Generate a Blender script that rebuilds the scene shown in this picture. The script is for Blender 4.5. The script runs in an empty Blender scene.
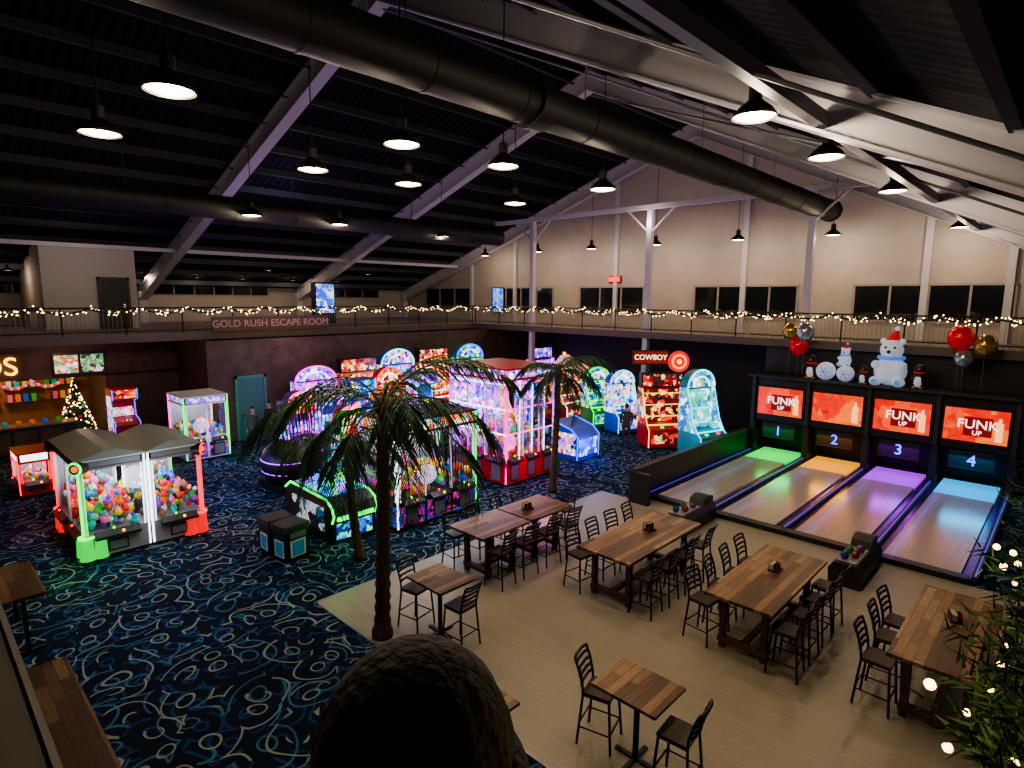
import bpy, math, random
from mathutils import Vector, Matrix, Euler
random.seed(7)
R=random.random
def rad(a): return math.radians(a)
# ------------------------------------------------------------------ materials
MATS={}
def nt(name):
    m=bpy.data.materials.new(name); m.use_nodes=True
    return m,m.node_tree.nodes,m.node_tree.links,m.node_tree.nodes['Principled BSDF']
def pm(name,col,rough=.6,metal=0,em=None,es=0,noise=0,nscale=8,bump=0):
    if name in MATS: return MATS[name]
    m,n,l,b=nt(name)
    b.inputs['Base Color'].default_value=(*col,1); b.inputs['Roughness'].default_value=rough
    b.inputs['Metallic'].default_value=metal
    if em:
        b.inputs['Emission Color'].default_value=(*em,1); b.inputs['Emission Strength'].default_value=es
        m.cycles.emission_sampling='NONE'
    if noise or bump:
        g=n.new('ShaderNodeNewGeometry'); t=n.new('ShaderNodeTexNoise'); t.inputs['Scale'].default_value=nscale; t.inputs['Detail'].default_value=4
        l.new(g.outputs['Position'],t.inputs['Vector'])
        if noise:
            r=n.new('ShaderNodeValToRGB'); r.color_ramp.elements[0].position=.3; r.color_ramp.elements[1].position=.7
            r.color_ramp.elements[0].color=(*[c*(1-noise) for c in col],1); r.color_ramp.elements[1].color=(*[min(1,c*(1+noise)) for c in col],1)
            l.new(t.outputs['Fac'],r.inputs['Fac']); l.new(r.outputs['Color'],b.inputs['Base Color'])
        if bump:
            bp=n.new('ShaderNodeBump'); bp.inputs['Strength'].default_value=bump; bp.inputs['Distance'].default_value=.02
            l.new(t.outputs['Fac'],bp.inputs['Height']); l.new(bp.outputs['Normal'],b.inputs['Normal'])
    MATS[name]=m; return m
def glow(name,col,s): return pm(name,tuple(c*.3 for c in col),.5,0,col,s)
def screen(name,cols,s=1.5,scale=3,det=1.0):
    if name in MATS: return MATS[name]
    m,n,l,b=nt(name); m.cycles.emission_sampling='NONE'
    g=n.new('ShaderNodeNewGeometry'); nz=n.new('ShaderNodeTexNoise'); nz.inputs['Scale'].default_value=scale*1.5
    l.new(g.outputs['Position'],nz.inputs['Vector'])
    vm=n.new('ShaderNodeVectorMath'); vm.operation='MULTIPLY_ADD'; l.new(nz.outputs['Color'],vm.inputs[0]); vm.inputs[1].default_value=(.5/scale*3,)*3; l.new(g.outputs['Position'],vm.inputs[2])
    v=n.new('ShaderNodeTexVoronoi'); v.inputs['Scale'].default_value=scale; l.new(vm.outputs[0],v.inputs['Vector'])
    s_=n.new('ShaderNodeSeparateColor'); l.new(v.outputs['Color'],s_.inputs[0])
    r=n.new('ShaderNodeValToRGB'); r.color_ramp.interpolation='CONSTANT'
    e=r.color_ramp.elements
    e[0].position=0; e[0].color=(*cols[0],1); e[1].position=1/len(cols); e[1].color=(*cols[1],1)
    for i in range(2,len(cols)):
        q=e.new(i/len(cols)); q.color=(*cols[i],1)
    l.new(s_.outputs[0],r.inputs['Fac']); l.new(r.outputs['Color'],b.inputs['Emission Color']); l.new(r.outputs['Color'],b.inputs['Base Color'])
    n2=n.new('ShaderNodeTexNoise'); n2.inputs['Scale'].default_value=scale*5; l.new(g.outputs['Position'],n2.inputs['Vector'])
    mr=n.new('ShaderNodeMapRange'); mr.inputs['From Min'].default_value=.38; mr.inputs['From Max'].default_value=.62; mr.inputs['To Min'].default_value=s*(1-.85*det); mr.inputs['To Max'].default_value=s*(1+.5*det)
    l.new(n2.outputs['Fac'],mr.inputs['Value']); l.new(mr.outputs[0],b.inputs['Emission Strength'])
    b.inputs['Roughness'].default_value=.3
    MATS[name]=m; return m
def glassmat():
    m=bpy.data.materials.new('clear_glass'); m.use_nodes=True; n=m.node_tree.nodes; l=m.node_tree.links; n.clear()
    o=n.new('ShaderNodeOutputMaterial'); mx=n.new('ShaderNodeMixShader'); t=n.new('ShaderNodeBsdfTransparent'); g=n.new('ShaderNodeBsdfGlossy')
    g.inputs['Roughness'].default_value=.05; mx.inputs[0].default_value=.07
    l.new(t.outputs[0],mx.inputs[1]); l.new(g.outputs[0],mx.inputs[2]); l.new(mx.outputs[0],o.inputs[0]); return m
GLASS=glassmat()
def carpet():
    m,n,l,b=nt('swirl_carpet')
    g=n.new('ShaderNodeNewGeometry')
    def mth(op,a,bv=None,c=None):
        x=n.new('ShaderNodeMath'); x.operation=op
        for i,q in enumerate((a,bv,c)):
            if q is None: continue
            if isinstance(q,(int,float)): x.inputs[i].default_value=q
            else: l.new(q,x.inputs[i])
        return x.outputs[0]
    def layer(off,sc,freq,thick,mscale,mth_):
        mp=n.new('ShaderNodeMapping'); mp.inputs['Location'].default_value=off; l.new(g.outputs['Position'],mp.inputs[0])
        nz=n.new('ShaderNodeTexNoise'); nz.inputs['Scale'].default_value=1.1; nz.inputs['Detail'].default_value=0; l.new(mp.outputs[0],nz.inputs['Vector'])
        vm=n.new('ShaderNodeVectorMath'); vm.operation='MULTIPLY_ADD'; l.new(nz.outputs['Color'],vm.inputs[0]); vm.inputs[1].default_value=(.5,.5,0); l.new(mp.outputs[0],vm.inputs[2])
        v=n.new('ShaderNodeTexVoronoi'); v.voronoi_dimensions='2D'; v.inputs['Scale'].default_value=sc; v.inputs['Randomness'].default_value=.75
        l.new(vm.outputs[0],v.inputs['Vector'])
        d=mth('MULTIPLY',v.outputs['Distance'],freq); f=mth('FRACT',d); a=mth('ABSOLUTE',mth('SUBTRACT',f,.5)); line=mth('LESS_THAN',a,thick)
        n2=n.new('ShaderNodeTexNoise'); n2.inputs['Scale'].default_value=mscale; n2.inputs['Detail'].default_value=0; l.new(mp.outputs[0],n2.inputs['Vector'])
        mk=mth('GREATER_THAN',n2.outputs['Fac'],mth_)
        return mth('MULTIPLY',line,mk)
    A=layer((0,0,0),1.5,2.6,.060,1.6,.42); Bq=layer((13.3,7.7,0),1.3,2.7,.06,1.6,.42); C=layer((31,3,0),1.8,2.6,.10,1.5,.45)
    def mix(f,c1,c2):
        x=n.new('ShaderNodeMix'); x.data_type='RGBA'; l.new(f,x.inputs['Factor'])
        if isinstance(c1,tuple): x.inputs['A'].default_value=c1
        else: l.new(c1,x.inputs['A'])
        x.inputs['B'].default_value=c2; return x.outputs['Result']
    c=mix(C,(.006,.011,.026,1),(.012,.045,.15,1)); c=mix(Bq,c,(.04,.14,.24,1)); c=mix(A,c,(.22,.27,.26,1))
    l.new(c,b.inputs['Base Color']); b.inputs['Roughness'].default_value=.95; b.inputs['Specular IOR Level'].default_value=.1
    return m
def planks(name,cols,pw,pl,rough=.5,axis='Y',grain=.25,mort=.004,dark=.45):
    m,n,l,b=nt(name)
    g=n.new('ShaderNodeTexCoord'); mp=n.new('ShaderNodeMapping'); l.new(g.outputs['Object'],mp.inputs[0])
    if axis=='Y': mp.inputs['Rotation'].default_value=(0,0,rad(90))
    br=n.new('ShaderNodeTexBrick'); br.inputs['Scale'].default_value=1; br.inputs['Brick Width'].default_value=pl; br.inputs['Row Height'].default_value=pw
    br.inputs['Mortar Size'].default_value=mort; br.inputs['Bias'].default_value=0
    br.inputs['Color1'].default_value=(0,0,0,1); br.inputs['Color2'].default_value=(1,1,1,1); br.inputs['Mortar'].default_value=(.0,.0,.0,1)
    l.new(mp.outputs[0],br.inputs['Vector'])
    nz=n.new('ShaderNodeTexNoise'); nz.inputs['Scale'].default_value=4; nz.inputs['Detail'].default_value=5
    m2=n.new('ShaderNodeMapping'); m2.inputs['Scale'].default_value=(1,9,1); l.new(mp.outputs[0],m2.inputs[0]); l.new(m2.outputs[0],nz.inputs['Vector'])
    ad=n.new('ShaderNodeMix'); ad.data_type='FLOAT'; ad.inputs['Factor'].default_value=1-grain*1.6
    l.new(nz.outputs['Fac'],ad.inputs['A']); l.new(br.outputs['Color'],ad.inputs['B'])
    r=n.new('ShaderNodeValToRGB'); e=r.color_ramp.elements; e[0].color=(*cols[0],1); e[1].color=(*cols[-1],1); e[0].position=.1;e[1].position=.9
    for i in range(1,len(cols)-1):
        q=e.new(.1+.8*i/(len(cols)-1)); q.color=(*cols[i],1)
    l.new(ad.outputs['Result'],r.inputs['Fac'])
    mo=n.new('ShaderNodeMix'); mo.data_type='RGBA'; l.new(br.outputs['Fac'],mo.inputs['Factor']); l.new(r.outputs['Color'],mo.inputs['A']); mo.inputs['B'].default_value=(*[c*dark for c in cols[0]],1)
    l.new(mo.outputs['Result'],b.inputs['Base Color']); b.inputs['Roughness'].default_value=rough
    return m
# ------------------------------------------------------------------ mesh builder
class B:
    def __init__(s,name): s.name=name; s.v=[]; s.f=[]; s.mi=[]; s.mats=[]; s.M=Matrix.Identity(4); s.sm=[]
    def m(s,mat):
        if mat not in s.mats: s.mats.append(mat)
        return s.mats.index(mat)
    def add(s,vs,fs,mat,smooth=False):
        o=len(s.v); i=s.m(mat)
        s.v+= [s.M@Vector(p) for p in vs]
        for f in fs: s.f.append([o+k for k in f]); s.mi.append(i); s.sm.append(smooth)
    def box(s,x0,x1,y0,y1,z0,z1,mat):
        vs=[(x0,y0,z0),(x1,y0,z0),(x1,y1,z0),(x0,y1,z0),(x0,y0,z1),(x1,y0,z1),(x1,y1,z1),(x0,y1,z1)]
        s.add(vs,[(0,3,2,1),(4,5,6,7),(0,1,5,4),(1,2,6,5),(2,3,7,6),(3,0,4,7)],mat)
    def cyl(s,p0,p1,r0,mat,r1=None,seg=12,caps=True,smooth=True):
        r1=r0 if r1 is None else r1
        p0=Vector(p0);p1=Vector(p1); d=(p1-p0).normalized()
        a=d.orthogonal().normalized(); c=d.cross(a)
        vs=[];fs=[]
        for i in range(seg):
            t=2*math.pi*i/seg; o=a*math.cos(t)+c*math.sin(t); vs.append(p0+o*r0); vs.append(p1+o*r1)
        for i in range(seg): j=(i+1)%seg; fs.append((2*i,2*j,2*j+1,2*i+1))
        s.add(vs,fs,mat,smooth)
        if caps:
            s.add([vs[2*i] for i in range(seg)][::-1],[tuple(range(seg))],mat); s.add([vs[2*i+1] for i in range(seg)],[tuple(range(seg))],mat)
    def tube(s,pts,r,mat,seg=6,radii=None,caps=True):
        pts=[Vector(p) for p in pts]; vs=[];fs=[]; n=len(pts); a=None
        for i,p in enumerate(pts):
            d=(pts[min(i+1,n-1)]-pts[max(i-1,0)]).normalized()
            if a is None: a=d.orthogonal().normalized()
            a=(a-d*a.dot(d)).normalized(); c=d.cross(a); rr=radii[i] if radii else r
            for k in range(seg):
                t=2*math.pi*k/seg; vs.append(p+(a*math.cos(t)+c*math.sin(t))*rr)
        for i in range(n-1):
            for k in range(seg):
                j=(k+1)%seg; fs.append((i*seg+k,i*seg+j,(i+1)*seg+j,(i+1)*seg+k))
        if caps: fs.append(tuple(range(seg))[::-1]); fs.append(tuple((n-1)*seg+k for k in range(seg)))
        s.add(vs,fs,mat,True)
    def sph(s,c,r,mat,sc=(1,1,1),seg=12,ring=8):
        c=Vector(c); vs=[];fs=[]
        for i in range(ring+1):
            p=math.pi*i/ring
            for k in range(seg):
                t=2*math.pi*k/seg; vs.append(c+Vector((math.sin(p)*math.cos(t)*r*sc[0],math.sin(p)*math.sin(t)*r*sc[1],math.cos(p)*r*sc[2])))
        for i in range(ring):
            for k in range(seg):
                j=(k+1)%seg; fs.append((i*seg+k,(i+1)*seg+k,(i+1)*seg+j,i*seg+j))
        s.add(vs,fs,mat,True)
    def oct(s,c,r,mat):
        c=Vector(c); vs=[c+Vector(q)*r for q in ((1,0,0),(-1,0,0),(0,1,0),(0,-1,0),(0,0,1),(0,0,-1))]
        s.add(vs,[(0,2,4),(2,1,4),(1,3,4),(3,0,4),(2,0,5),(1,2,5),(3,1,5),(0,3,5)],mat,True)
    def prism(s,prof,y0,y1,mat,mcap=None):
        n=len(prof); vs=[(p[0],y0,p[1]) for p in prof]+[(p[0],y1,p[1]) for p in prof]
        s.add(vs,[(i,(i+1)%n,n+(i+1)%n,n+i) for i in range(n)],mat)
        s.add(vs,[tuple(range(n))[::-1],tuple(range(n,2*n))],mcap or mat)
    def prismx(s,prof,x0,x1,mat,mcap=None):
        n=len(prof); vs=[(x0,p[0],p[1]) for p in prof]+[(x1,p[0],p[1]) for p in prof]
        s.add(vs,[(i,(i+1)%n,n+(i+1)%n,n+i) for i in range(n)],mat)
        s.add(vs,[tuple(range(n))[::-1],tuple(range(n,2*n))],mcap or mat)
    def done(s,loc=(0,0,0),rot=0,bevel=0,parent=None,scale=1):
        me=bpy.data.meshes.new(s.name); me.from_pydata([tuple(v) for v in s.v],[],s.f)
        for q in s.mats: me.materials.append(q)
        me.polygons.foreach_set('material_index',s.mi); me.polygons.foreach_set('use_smooth',s.sm); me.update()
        o=bpy.data.objects.new(s.name,me); bpy.context.collection.objects.link(o)
        o.location=loc; o.rotation_euler=(0,0,rad(rot)); o.scale=(scale,)*3
        if bevel:
            bm=o.modifiers.new('bevel','BEVEL'); bm.width=bevel; bm.segments=2; bm.limit_method='ANGLE'
        if parent: o.parent=parent
        return o
def inst(o,loc,rot=0,scale=1):
    q=bpy.data.objects.new(o.name.split('.')[0],o.data); bpy.context.collection.objects.link(q); q.location=loc; q.rotation_euler=(0,0,rad(rot)); q.scale=(scale,)*3
    for md in o.modifiers:
        if md.type=='BEVEL':
            b=q.modifiers.new('bevel','BEVEL'); b.width=md.width; b.segments=2; b.limit_method='ANGLE'
    return q
def text(name,body,loc,rot,size,mat,parent=None,ext=.01,align='CENTER'):
    cu=bpy.data.curves.new(name,'FONT'); cu.body=body; cu.size=size; cu.extrude=ext; cu.align_x=align; cu.align_y='CENTER'; cu.materials.append(mat)
    o=bpy.data.objects.new(name,cu); bpy.context.collection.objects.link(o); o.location=loc; o.rotation_euler=tuple(rad(a) for a in rot)
    if parent: o.parent=parent; o.matrix_parent_inverse=parent.matrix_basis.inverted()
    return o
def light(name,kind,loc,energy,col,size=.1,rot=(0,0,0),**k):
    d=bpy.data.lights.new(name,kind); d.energy=energy; d.color=col
    if kind=='AREA': d.shape='RECTANGLE'; d.size=size; d.size_y=k.get('sy',size)
    else: d.shadow_soft_size=size
    if kind=='SPOT': d.spot_size=rad(k.get('ang',150)); d.spot_blend=.6
    o=bpy.data.objects.new(name,d); bpy.context.collection.objects.link(o); o.location=loc; o.rotation_euler=tuple(rad(a) for a in rot); return o
# palette
BLK=pm('black_laminate',(.012,.012,.014),.45); BLKM=pm('black_metal',(.02,.02,.022),.4,.6); DK=pm('dark_paint',(.03,.03,.035),.6)
WHT=pm('white_panel',(.7,.7,.72),.4); CHROME=pm('chrome',(.6,.6,.62),.2,1); GREY=pm('grey_metal',(.25,.25,.28),.45,.5)
REDP=pm('red_cabinet',(.5,.01,.015),.35); BLUEP=pm('blue_cabinet',(.02,.08,.5),.35); PURP=pm('purple_cabinet',(.15,.02,.35),.35); TEALP=pm('teal_cabinet',(.02,.3,.35),.35)
YELP=pm('yellow_cabinet',(.7,.45,.03),.35); GRNP=pm('green_cabinet',(.02,.35,.05),.35)
LG=glow('led_green',(.01,1,.06),2.8); LR=glow('led_red',(1,.01,.015),2.8); LB=glow('led_blue',(.02,.08,1),4); LP=glow('led_purple',(.4,.02,1),3.4)
LM=glow('led_magenta',(1,.02,.5),3); LC=glow('led_cyan',(.02,.7,1),2.8); LW=glow('led_white',(.85,.88,1),3.2); LY=glow('led_yellow',(1,.5,.02),2.8); LO=glow('led_orange',(1,.22,.01),2.8)
LG2=glow('panel_green',(.01,.75,.06),1.1); LR2=glow('panel_red',(.9,.015,.015),1.1)
WARM=glow('warm_lamp',(1,.66,.28),16); FAIRY=glow('fairy_light',(1,.62,.26),12)
PRZ=[pm('plush_'+k,c,.8,0,c,.14) for k,c in dict(red=(.8,.03,.03),yellow=(.9,.6,.03),blue=(.03,.15,.8),green=(.05,.5,.05),white=(.75,.75,.75),pink=(.9,.15,.4),orange=(.9,.25,.03),purple=(.3,.05,.6),teal=(.03,.5,.5),brown=(.2,.1,.05),black=(.02,.02,.02)).items()]  # plush colours carry a faint self-glow, added to brighten the prizes
S1=screen('screen_game_a',[(.01,.06,.8),(.8,.03,.4),(.9,.6,.05),(.01,.5,.7),(.7,.7,.9),(.01,.01,.1)],2.0,7)
S2=screen('screen_game_b',[(.8,.02,.01),(.9,.35,.02),(.03,.01,.01),(.9,.7,.4),(.5,.0,.02)],1.8,7)
S2D=screen('screen_game_b_dark',[(.7,.02,.01),(.04,.01,.01),(.02,.01,.01),(.9,.55,.15),(.25,.0,.01),(.03,.01,.01)],1.8,6)
S3=screen('screen_game_c',[(.01,.45,.05),(.02,.02,.6),(.02,.6,.8),(.9,.9,.1),(.0,.05,.3)],1.8,7)
S4=screen('screen_game_d',[(.3,.02,.8),(.9,.03,.6),(.05,.02,.4),(.9,.8,1),(.03,.3,.9)],2.0,8)
CARPET=carpet()
WOODT=planks('reclaimed_wood',[(.03,.013,.007),(.10,.047,.022),(.22,.12,.06),(.34,.22,.125)],.13,.9,.4,'Y',.28)
WOODTX=planks('reclaimed_wood_x',[(.02,.009,.005),(.06,.03,.015),(.13,.075,.04),(.2,.13,.07)],.13,.9,.4,'X',.28)
VINYL=planks('vinyl_planks',[(.25,.22,.175),(.275,.245,.2),(.305,.27,.225)],.10,1.2,.42,'X',.4,.003,.75)
LANE=planks('lane_maple',[(.44,.40,.36),(.47,.43,.39),(.51,.47,.43)],.05,3,.2,'Y',.3,.0015,.8)
WALLM=pm('painted_wall',(.42,.37,.35),.85,noise=.06,nscale=1.2); WALLD=pm('dark_brown_wall',(.08,.052,.042),.8,noise=.3,nscale=2)
WALLL=pm('left_wall_paint',(.42,.38,.37),.85); WALLK=pm('dark_wall',(.025,.022,.03),.8)
BEAM=pm('steel_beam_paint',(.5,.48,.56),.6)
# ------------------------------------------------------------------ shell
XL,XR,YB,YN=-37.5,4.0,27.5,-8.0
def rz(x): return 6.5+.34*(x-XL) if x<-14 else 14.49-.47*(x+14)
b=B('floor'); b.box(XL,XR,YN,YB,-.2,0,CARPET); b.done()
b=B('floor_vinyl'); b.box(-10.35,.3,5.35,15.0,0,.012,VINYL); b.box(-8.85,.3,15,15.35,0,.012,VINYL); b.done()
b=B('trim_1'); b.box(-10.4,-10.35,5.3,15.0,0,.015,GREY); b.box(-10.4,.3,5.3,5.35,0,.015,GREY); b.done()
b=B('wall_back'); 
b.prism([(XL,0),(XR,0),(XR,rz(XR)),(-14,rz(-14)),(XL,6.5)],YB,YB+.2,WALLM); b.box(XL,XR,YB-.05,YB,0,4.2,WALLK); b.done()  # separate dark sheet laid over the wall below the mezzanine
b=B('wall_left'); b.box(XL-.2,XL,YN,YB,0,6.6,WALLL); b.done()
b=B('wall_right'); b.box(XR,XR+.2,YN,YB,0,6.2,WALLM); b.done()
b=B('wall_near'); b.prism([(XL,0),(XR,0),(XR,rz(XR)),(-14,rz(-14)),(XL,6.5)],YN-.2,YN,WALLK); b.done()
m,n,l,bs=nt('ceiling_deck'); bs.inputs['Roughness'].default_value=.9
g=n.new('ShaderNodeNewGeometry'); w=n.new('ShaderNodeTexWave'); w.bands_direction='Y'; w.inputs['Scale'].default_value=1.0; w.inputs['Distortion'].default_value=0
l.new(g.outputs['Position'],w.inputs['Vector']); r=n.new('ShaderNodeValToRGB'); r.color_ramp.elements[0].color=(.007,.007,.012,1); r.color_ramp.elements[1].color=(.02,.02,.032,1)
l.new(w.outputs['Fac'],r.inputs['Fac']); l.new(r.outputs['Color'],bs.inputs['Base Color']); bs.inputs['Specular IOR Level'].default_value=.1; DECK=m
b=B('ceiling'); b.prism([(XL-.3,rz(XL-.3)),(-14,rz(-14)),(XR+.3,rz(XR+.3)),(XR+.3,rz(XR+.3)+.2),(-14,rz(-14)+.2),(XL-.3,rz(XL-.3)+.2)],YN-.2,YB+.2,DECK); b.done()
PURL=pm('purlin_paint',(.05,.05,.07),.7)
b=B('ceiling_purlins')
x=XL+1
while x<XR-.3:
    if abs(x+14)>.5:
        z=rz(x)-.02; b.box(x-.05,x+.05,YN,YB,z-.24,z,PURL); b.box(x-.05,x+.1,YN,YB,z-.26,z-.22,PURL)
    x+=1.55
b.done()
for k,yy in enumerate((0.7,9.7,18.7,27.1)):
    b=B('roof_rafter_beam')
    for (xa,xb) in ((XL,-14),(-14,XR)):
        n_=10
        for i in range(n_):
            x0=xa+(xb-xa)*i/n_; x1=xa+(xb-xa)*(i+1)/n_
            z0,z1=rz(x0+(1e-6 if xa==-14 else -1e-6))-.28,rz(x1-(1e-6 if xa==XL else 0))-.28
            d=.62
            b.prism([(x0,z0-d),(x1,z1-d),(x1,z1),(x0,z0)],yy-.03,yy+.03,BEAM)
            b.prism([(x0,z0-d-.05),(x1,z1-d-.05),(x1,z1-d),(x0,z0-d)],yy-.2,yy+.2,BEAM)
            b.prism([(x0,z0),(x1,z1),(x1,z1+.05),(x0,z0+.05)],yy-.2,yy+.2,BEAM)
    b.box(XL+.02,XL+.5,yy-.2,yy+.2,4.5,6.2,BEAM)
    b.done()
b=B('roof_eave_beam'); b.box(-30.95,-30.8,YN+.1,26.9,7.95,8.12,BEAM); b.done()
b=B('roof_purlin_beam'); b.box(-3.1,-2.95,YN+.1,26.9,rz(-3)-.85,rz(-3)-.65,GREY); b.done()
b=B('roof_brace_rods')
for (p,q) in (((-14,9.7,13.4),(3,18.7,6.0)),((-14,18.7,13.4),(2,9.7,6.4)),((-14,.7,13.4),(2,9.7,6.3))):
    b.cyl(p,q,.03,GREY,seg=6)
b.done()
DUCT=pm('duct_fabric',(.012,.012,.014),.6,.2,noise=.3,nscale=1.5)
b=B('ceiling_duct'); X,Z=-7.6,9.47
b.cyl((X,YN+.2,Z),(X,25.9,Z),.38,DUCT,seg=28)
for yy in range(-6,26,2): b.cyl((X,yy-.04,Z),(X,yy+.04,Z),.39,DUCT,seg=28)
b.cyl((X,8.3,Z),(X,8.7,Z),.44,DUCT,seg=28); b.cyl((X,25.8,Z),(X,26.0,Z),.42,DUCT,seg=28)
for yy in range(-5,26,5):
    b.cyl((X,yy,Z+.3),(X,yy,rz(X)-.1),.015,GREY,seg=6)
b.done()
b=B('ceiling_duct'); X,Z=-20,8.74
b.cyl((X,YN+.2,Z),(X,20,Z),.36,DUCT,seg=24)
for yy in range(-6,20,2): b.cyl((X,yy-.04,Z),(X,yy+.04,Z),.37,DUCT,seg=24)
for yy in range(-5,20,5): b.cyl((X,yy,Z+.3),(X,yy,rz(X)-.1),.015,DK,seg=6)
b.done()
# mezzanine
MZ,MB=4.5,4.2
FAS=pm('mezzanine_fascia',(.13,.105,.095),.7); MFL=pm('mezzanine_floor_finish',(.2,.17,.14),.8)
b=B('mezzanine_floor')
for (x0,x1,y0,y1) in ((XL,-26,YN,YB),(-26,XR,24,YB),(.25,XR,YN,24),(-26,.25,YN,.05)):
    b.box(x0,x1,y0,y1,MB,MZ-.02,FAS); b.box(x0,x1,y0,y1,MZ-.02,MZ,MFL)
b.done()
LEDGE=pm('ledge_wood',(.035,.026,.023),.5,noise=.3,nscale=6); LEDG2=pm('ledge_trim',(.12,.11,.12),.4)
b=B('parapet_ledge'); b.box(-26,.2,-.03,.12,MZ,4.96,LEDGE); b.box(-26,.2,-.1,.15,4.96,4.99,LEDGE); b.box(-26,.2,.15,.165,4.93,5.0,LEDG2); b.done()
def railing(name,p,q):
    b=B(name); p=Vector(p);q=Vector(q); L=(q-p).length; d=(q-p)/L
    top=Vector((0,0,1.0))
    b.tube([p+top,q+top],.03,BLKM); b.tube([p+Vector((0,0,.12)),q+Vector((0,0,.12))],.02,BLKM)
    n_=int(L/.14)
    for i in range(n_+1):
        c=p+d*(L*i/n_)
        b.cyl(c,c+top,.028 if i%14==0 else .009,BLKM if i%14==0 else GREY,seg=5,caps=False)
    return b.done()
railing('mezzanine_railing',(-26.05,.3,MZ),(-26.05,24,MZ)); railing('mezzanine_railing',(-26,24.05,MZ),(.1,24.05,MZ)); 
railing('mezzanine_railing',(.34,.2,MZ),(.34,23.9,MZ))
PINE=pm('pine_garland',(.014,.055,.016),.9); PINE2=pm('pine_garland_light',(.05,.12,.03),.9)
def rdir():
    return Vector((random.gauss(0,1),random.gauss(0,1),random.gauss(0,1))).normalized()
def garland(name,p,q,r,dense,swag,ldens,lr,seglen=1.6):
    b=B(name); p=Vector(p);q=Vector(q); L=(q-p).length; d=(q-p)/L
    n_=int(L*dense)
    def c(t):
        s=(t*L/seglen)%1; return p+d*(t*L)-Vector((0,0,swag*4*s*(1-s)))
    for i in range(n_):
        t=R(); a=c(t); dr=rdir(); e=a+dr*r*(.6+.7*R()); w=dr.orthogonal().normalized()*r*.1
        b.add([a-w,a+w,e],[(0,1,2)],PINE if R()<.6 else PINE2)
    b.tube([c(i/ max(2,int(L*3))) for i in range(max(2,int(L*3))+1)],r*.3,PINE,seg=5)
    for i in range(int(L*ldens)):
        t=R(); a=c(t)+rdir()*r*(.5+.5*R()); b.oct(a,lr,FAIRY)
    return b.done()
garland('lit_garland',(-25.97,.3,5.5),(-25.97,23.9,5.5),.11,80,.2,14,.026)
garland('lit_garland',(-25.9,23.95,5.5),(.0,23.95,5.5),.12,80,.2,15,.025)
BULB=glow('fairy_bulb_near',(1,.62,.2),9)
def needle_garland(name,y0,y1,x,z,r,nspr,seedl=12):
    b=B(name); b.tube([(x,y0,z),(x,y1,z)],.03,PINE,seg=6)
    for i in range(nspr):
        a=Vector((x,random.uniform(y0,y1),z)); d=rdir(); L=r*random.uniform(.6,1.1)
        path=a+d*L; side=d.orthogonal().normalized(); oth=d.cross(side)
        mt=PINE if R()<.5 else PINE2
        w=side*.002; b.add([a-w,a+w,path],[(0,1,2)],mt)
        for k in range(18):
            s=.2+.8*k/17; o=a+d*L*s; an=R()*6.28; nd=(d*.7+side*math.cos(an)+oth*math.sin(an)).normalized()
            e=o+nd*.034; w=nd.orthogonal().normalized()*.0026; b.add([o-w,o+w,e],[(0,1,2)],mt)
    for i in range(int((y1-y0)*seedl)):
        a=Vector((x,random.uniform(y0,y1),z))+rdir()*r*random.uniform(.85,1.05)
        b.sph(a,.0075,BULB,seg=6,ring=4)
    return b.done()
needle_garland('lit_pine_garland',.45,4.2,.08,5.42,.19,1300,22); needle_garland('lit_pine_garland',.45,4.2,.13,5.13,.22,1200,18)
for (x,y,z) in ((-.16,.8,5.45),(-.15,1.1,5.25),(-.16,1.5,5.5),(-.15,2.1,5.35),(-.14,.9,5.05),(-.15,2.8,5.5),(-.15,1.6,5.1)): light('garland_glow','POINT',(x,y,z),1.0,(1,.7,.3),.02)
b=B('steel_post_frame')
for x in (-21.7,-14.6,-7.7):
    b.box(x-.12,x+.12,24.15,24.4,0 if x<-9 else 4.5,10.0,BEAM)
    for s in (-1,1): b.cyl((x,24.27,8.9),(x+s*1.2,24.27,10.0),.05,BEAM,seg=6)
b.box(-24.5,-5,24.17,24.37,10.0,10.2,BEAM); b.done()
b=B('trim_2')
for x in (-30,-26,-18.5,-11.5,-4.5,-2,1): b.box(x-.12,x+.12,YB-.14,YB-.01,MZ,rz(x)-.9,BEAM)
b.done()
WG=pm('night_window_glass',(.012,.014,.02),.08); WF=pm('window_frame',(.3,.27,.26),.5)
def winY(i,x0,x1,z0=5.2,z1=6.62,nm=3):
    b=B('window_%d'%i); y=YB
    b.box(x0,x1,y-.03,y-.01,z0,z1,WG)
    for k in range(nm+1):
        x=x0+(x1-x0)*k/nm; b.box(x-.04,x+.04,y-.08,y-.01,z0,z1,WF)
    for z in (z0,z1): b.box(x0-.04,x1+.04,y-.08,y-.01,z-.04,z+.04,WF)
    b.done()
winY(1,-35,-30.2); winY(2,-28.1,-22.9,nm=4); winY(3,-20.9,-16.75,nm=3); winY(4,-13.9,-9.1,nm=4); winY(5,-6.9,-1.8,nm=4)
def winX(i,y0,y1,z0,z1,nm):
    b=B('window_%d'%i); x=XL
    b.box(x+.01,x+.03,y0,y1,z0,z1,WG)
    for k in range(nm+1):
        y=y0+(y1-y0)*k/nm; b.box(x+.01,x+.08,y-.04,y+.04,z0,z1,WF)
    for z in (z0,z1): b.box(x+.01,x+.08,y0,y1,z-.04,z+.04,WF)
    b.done()
winX(6,10.3,16.8,6.0,6.7,6); winX(7,3.7,4.9,6.0,6.8,2); winX(8,19.5,25.0,5.9,6.5,4)
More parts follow.
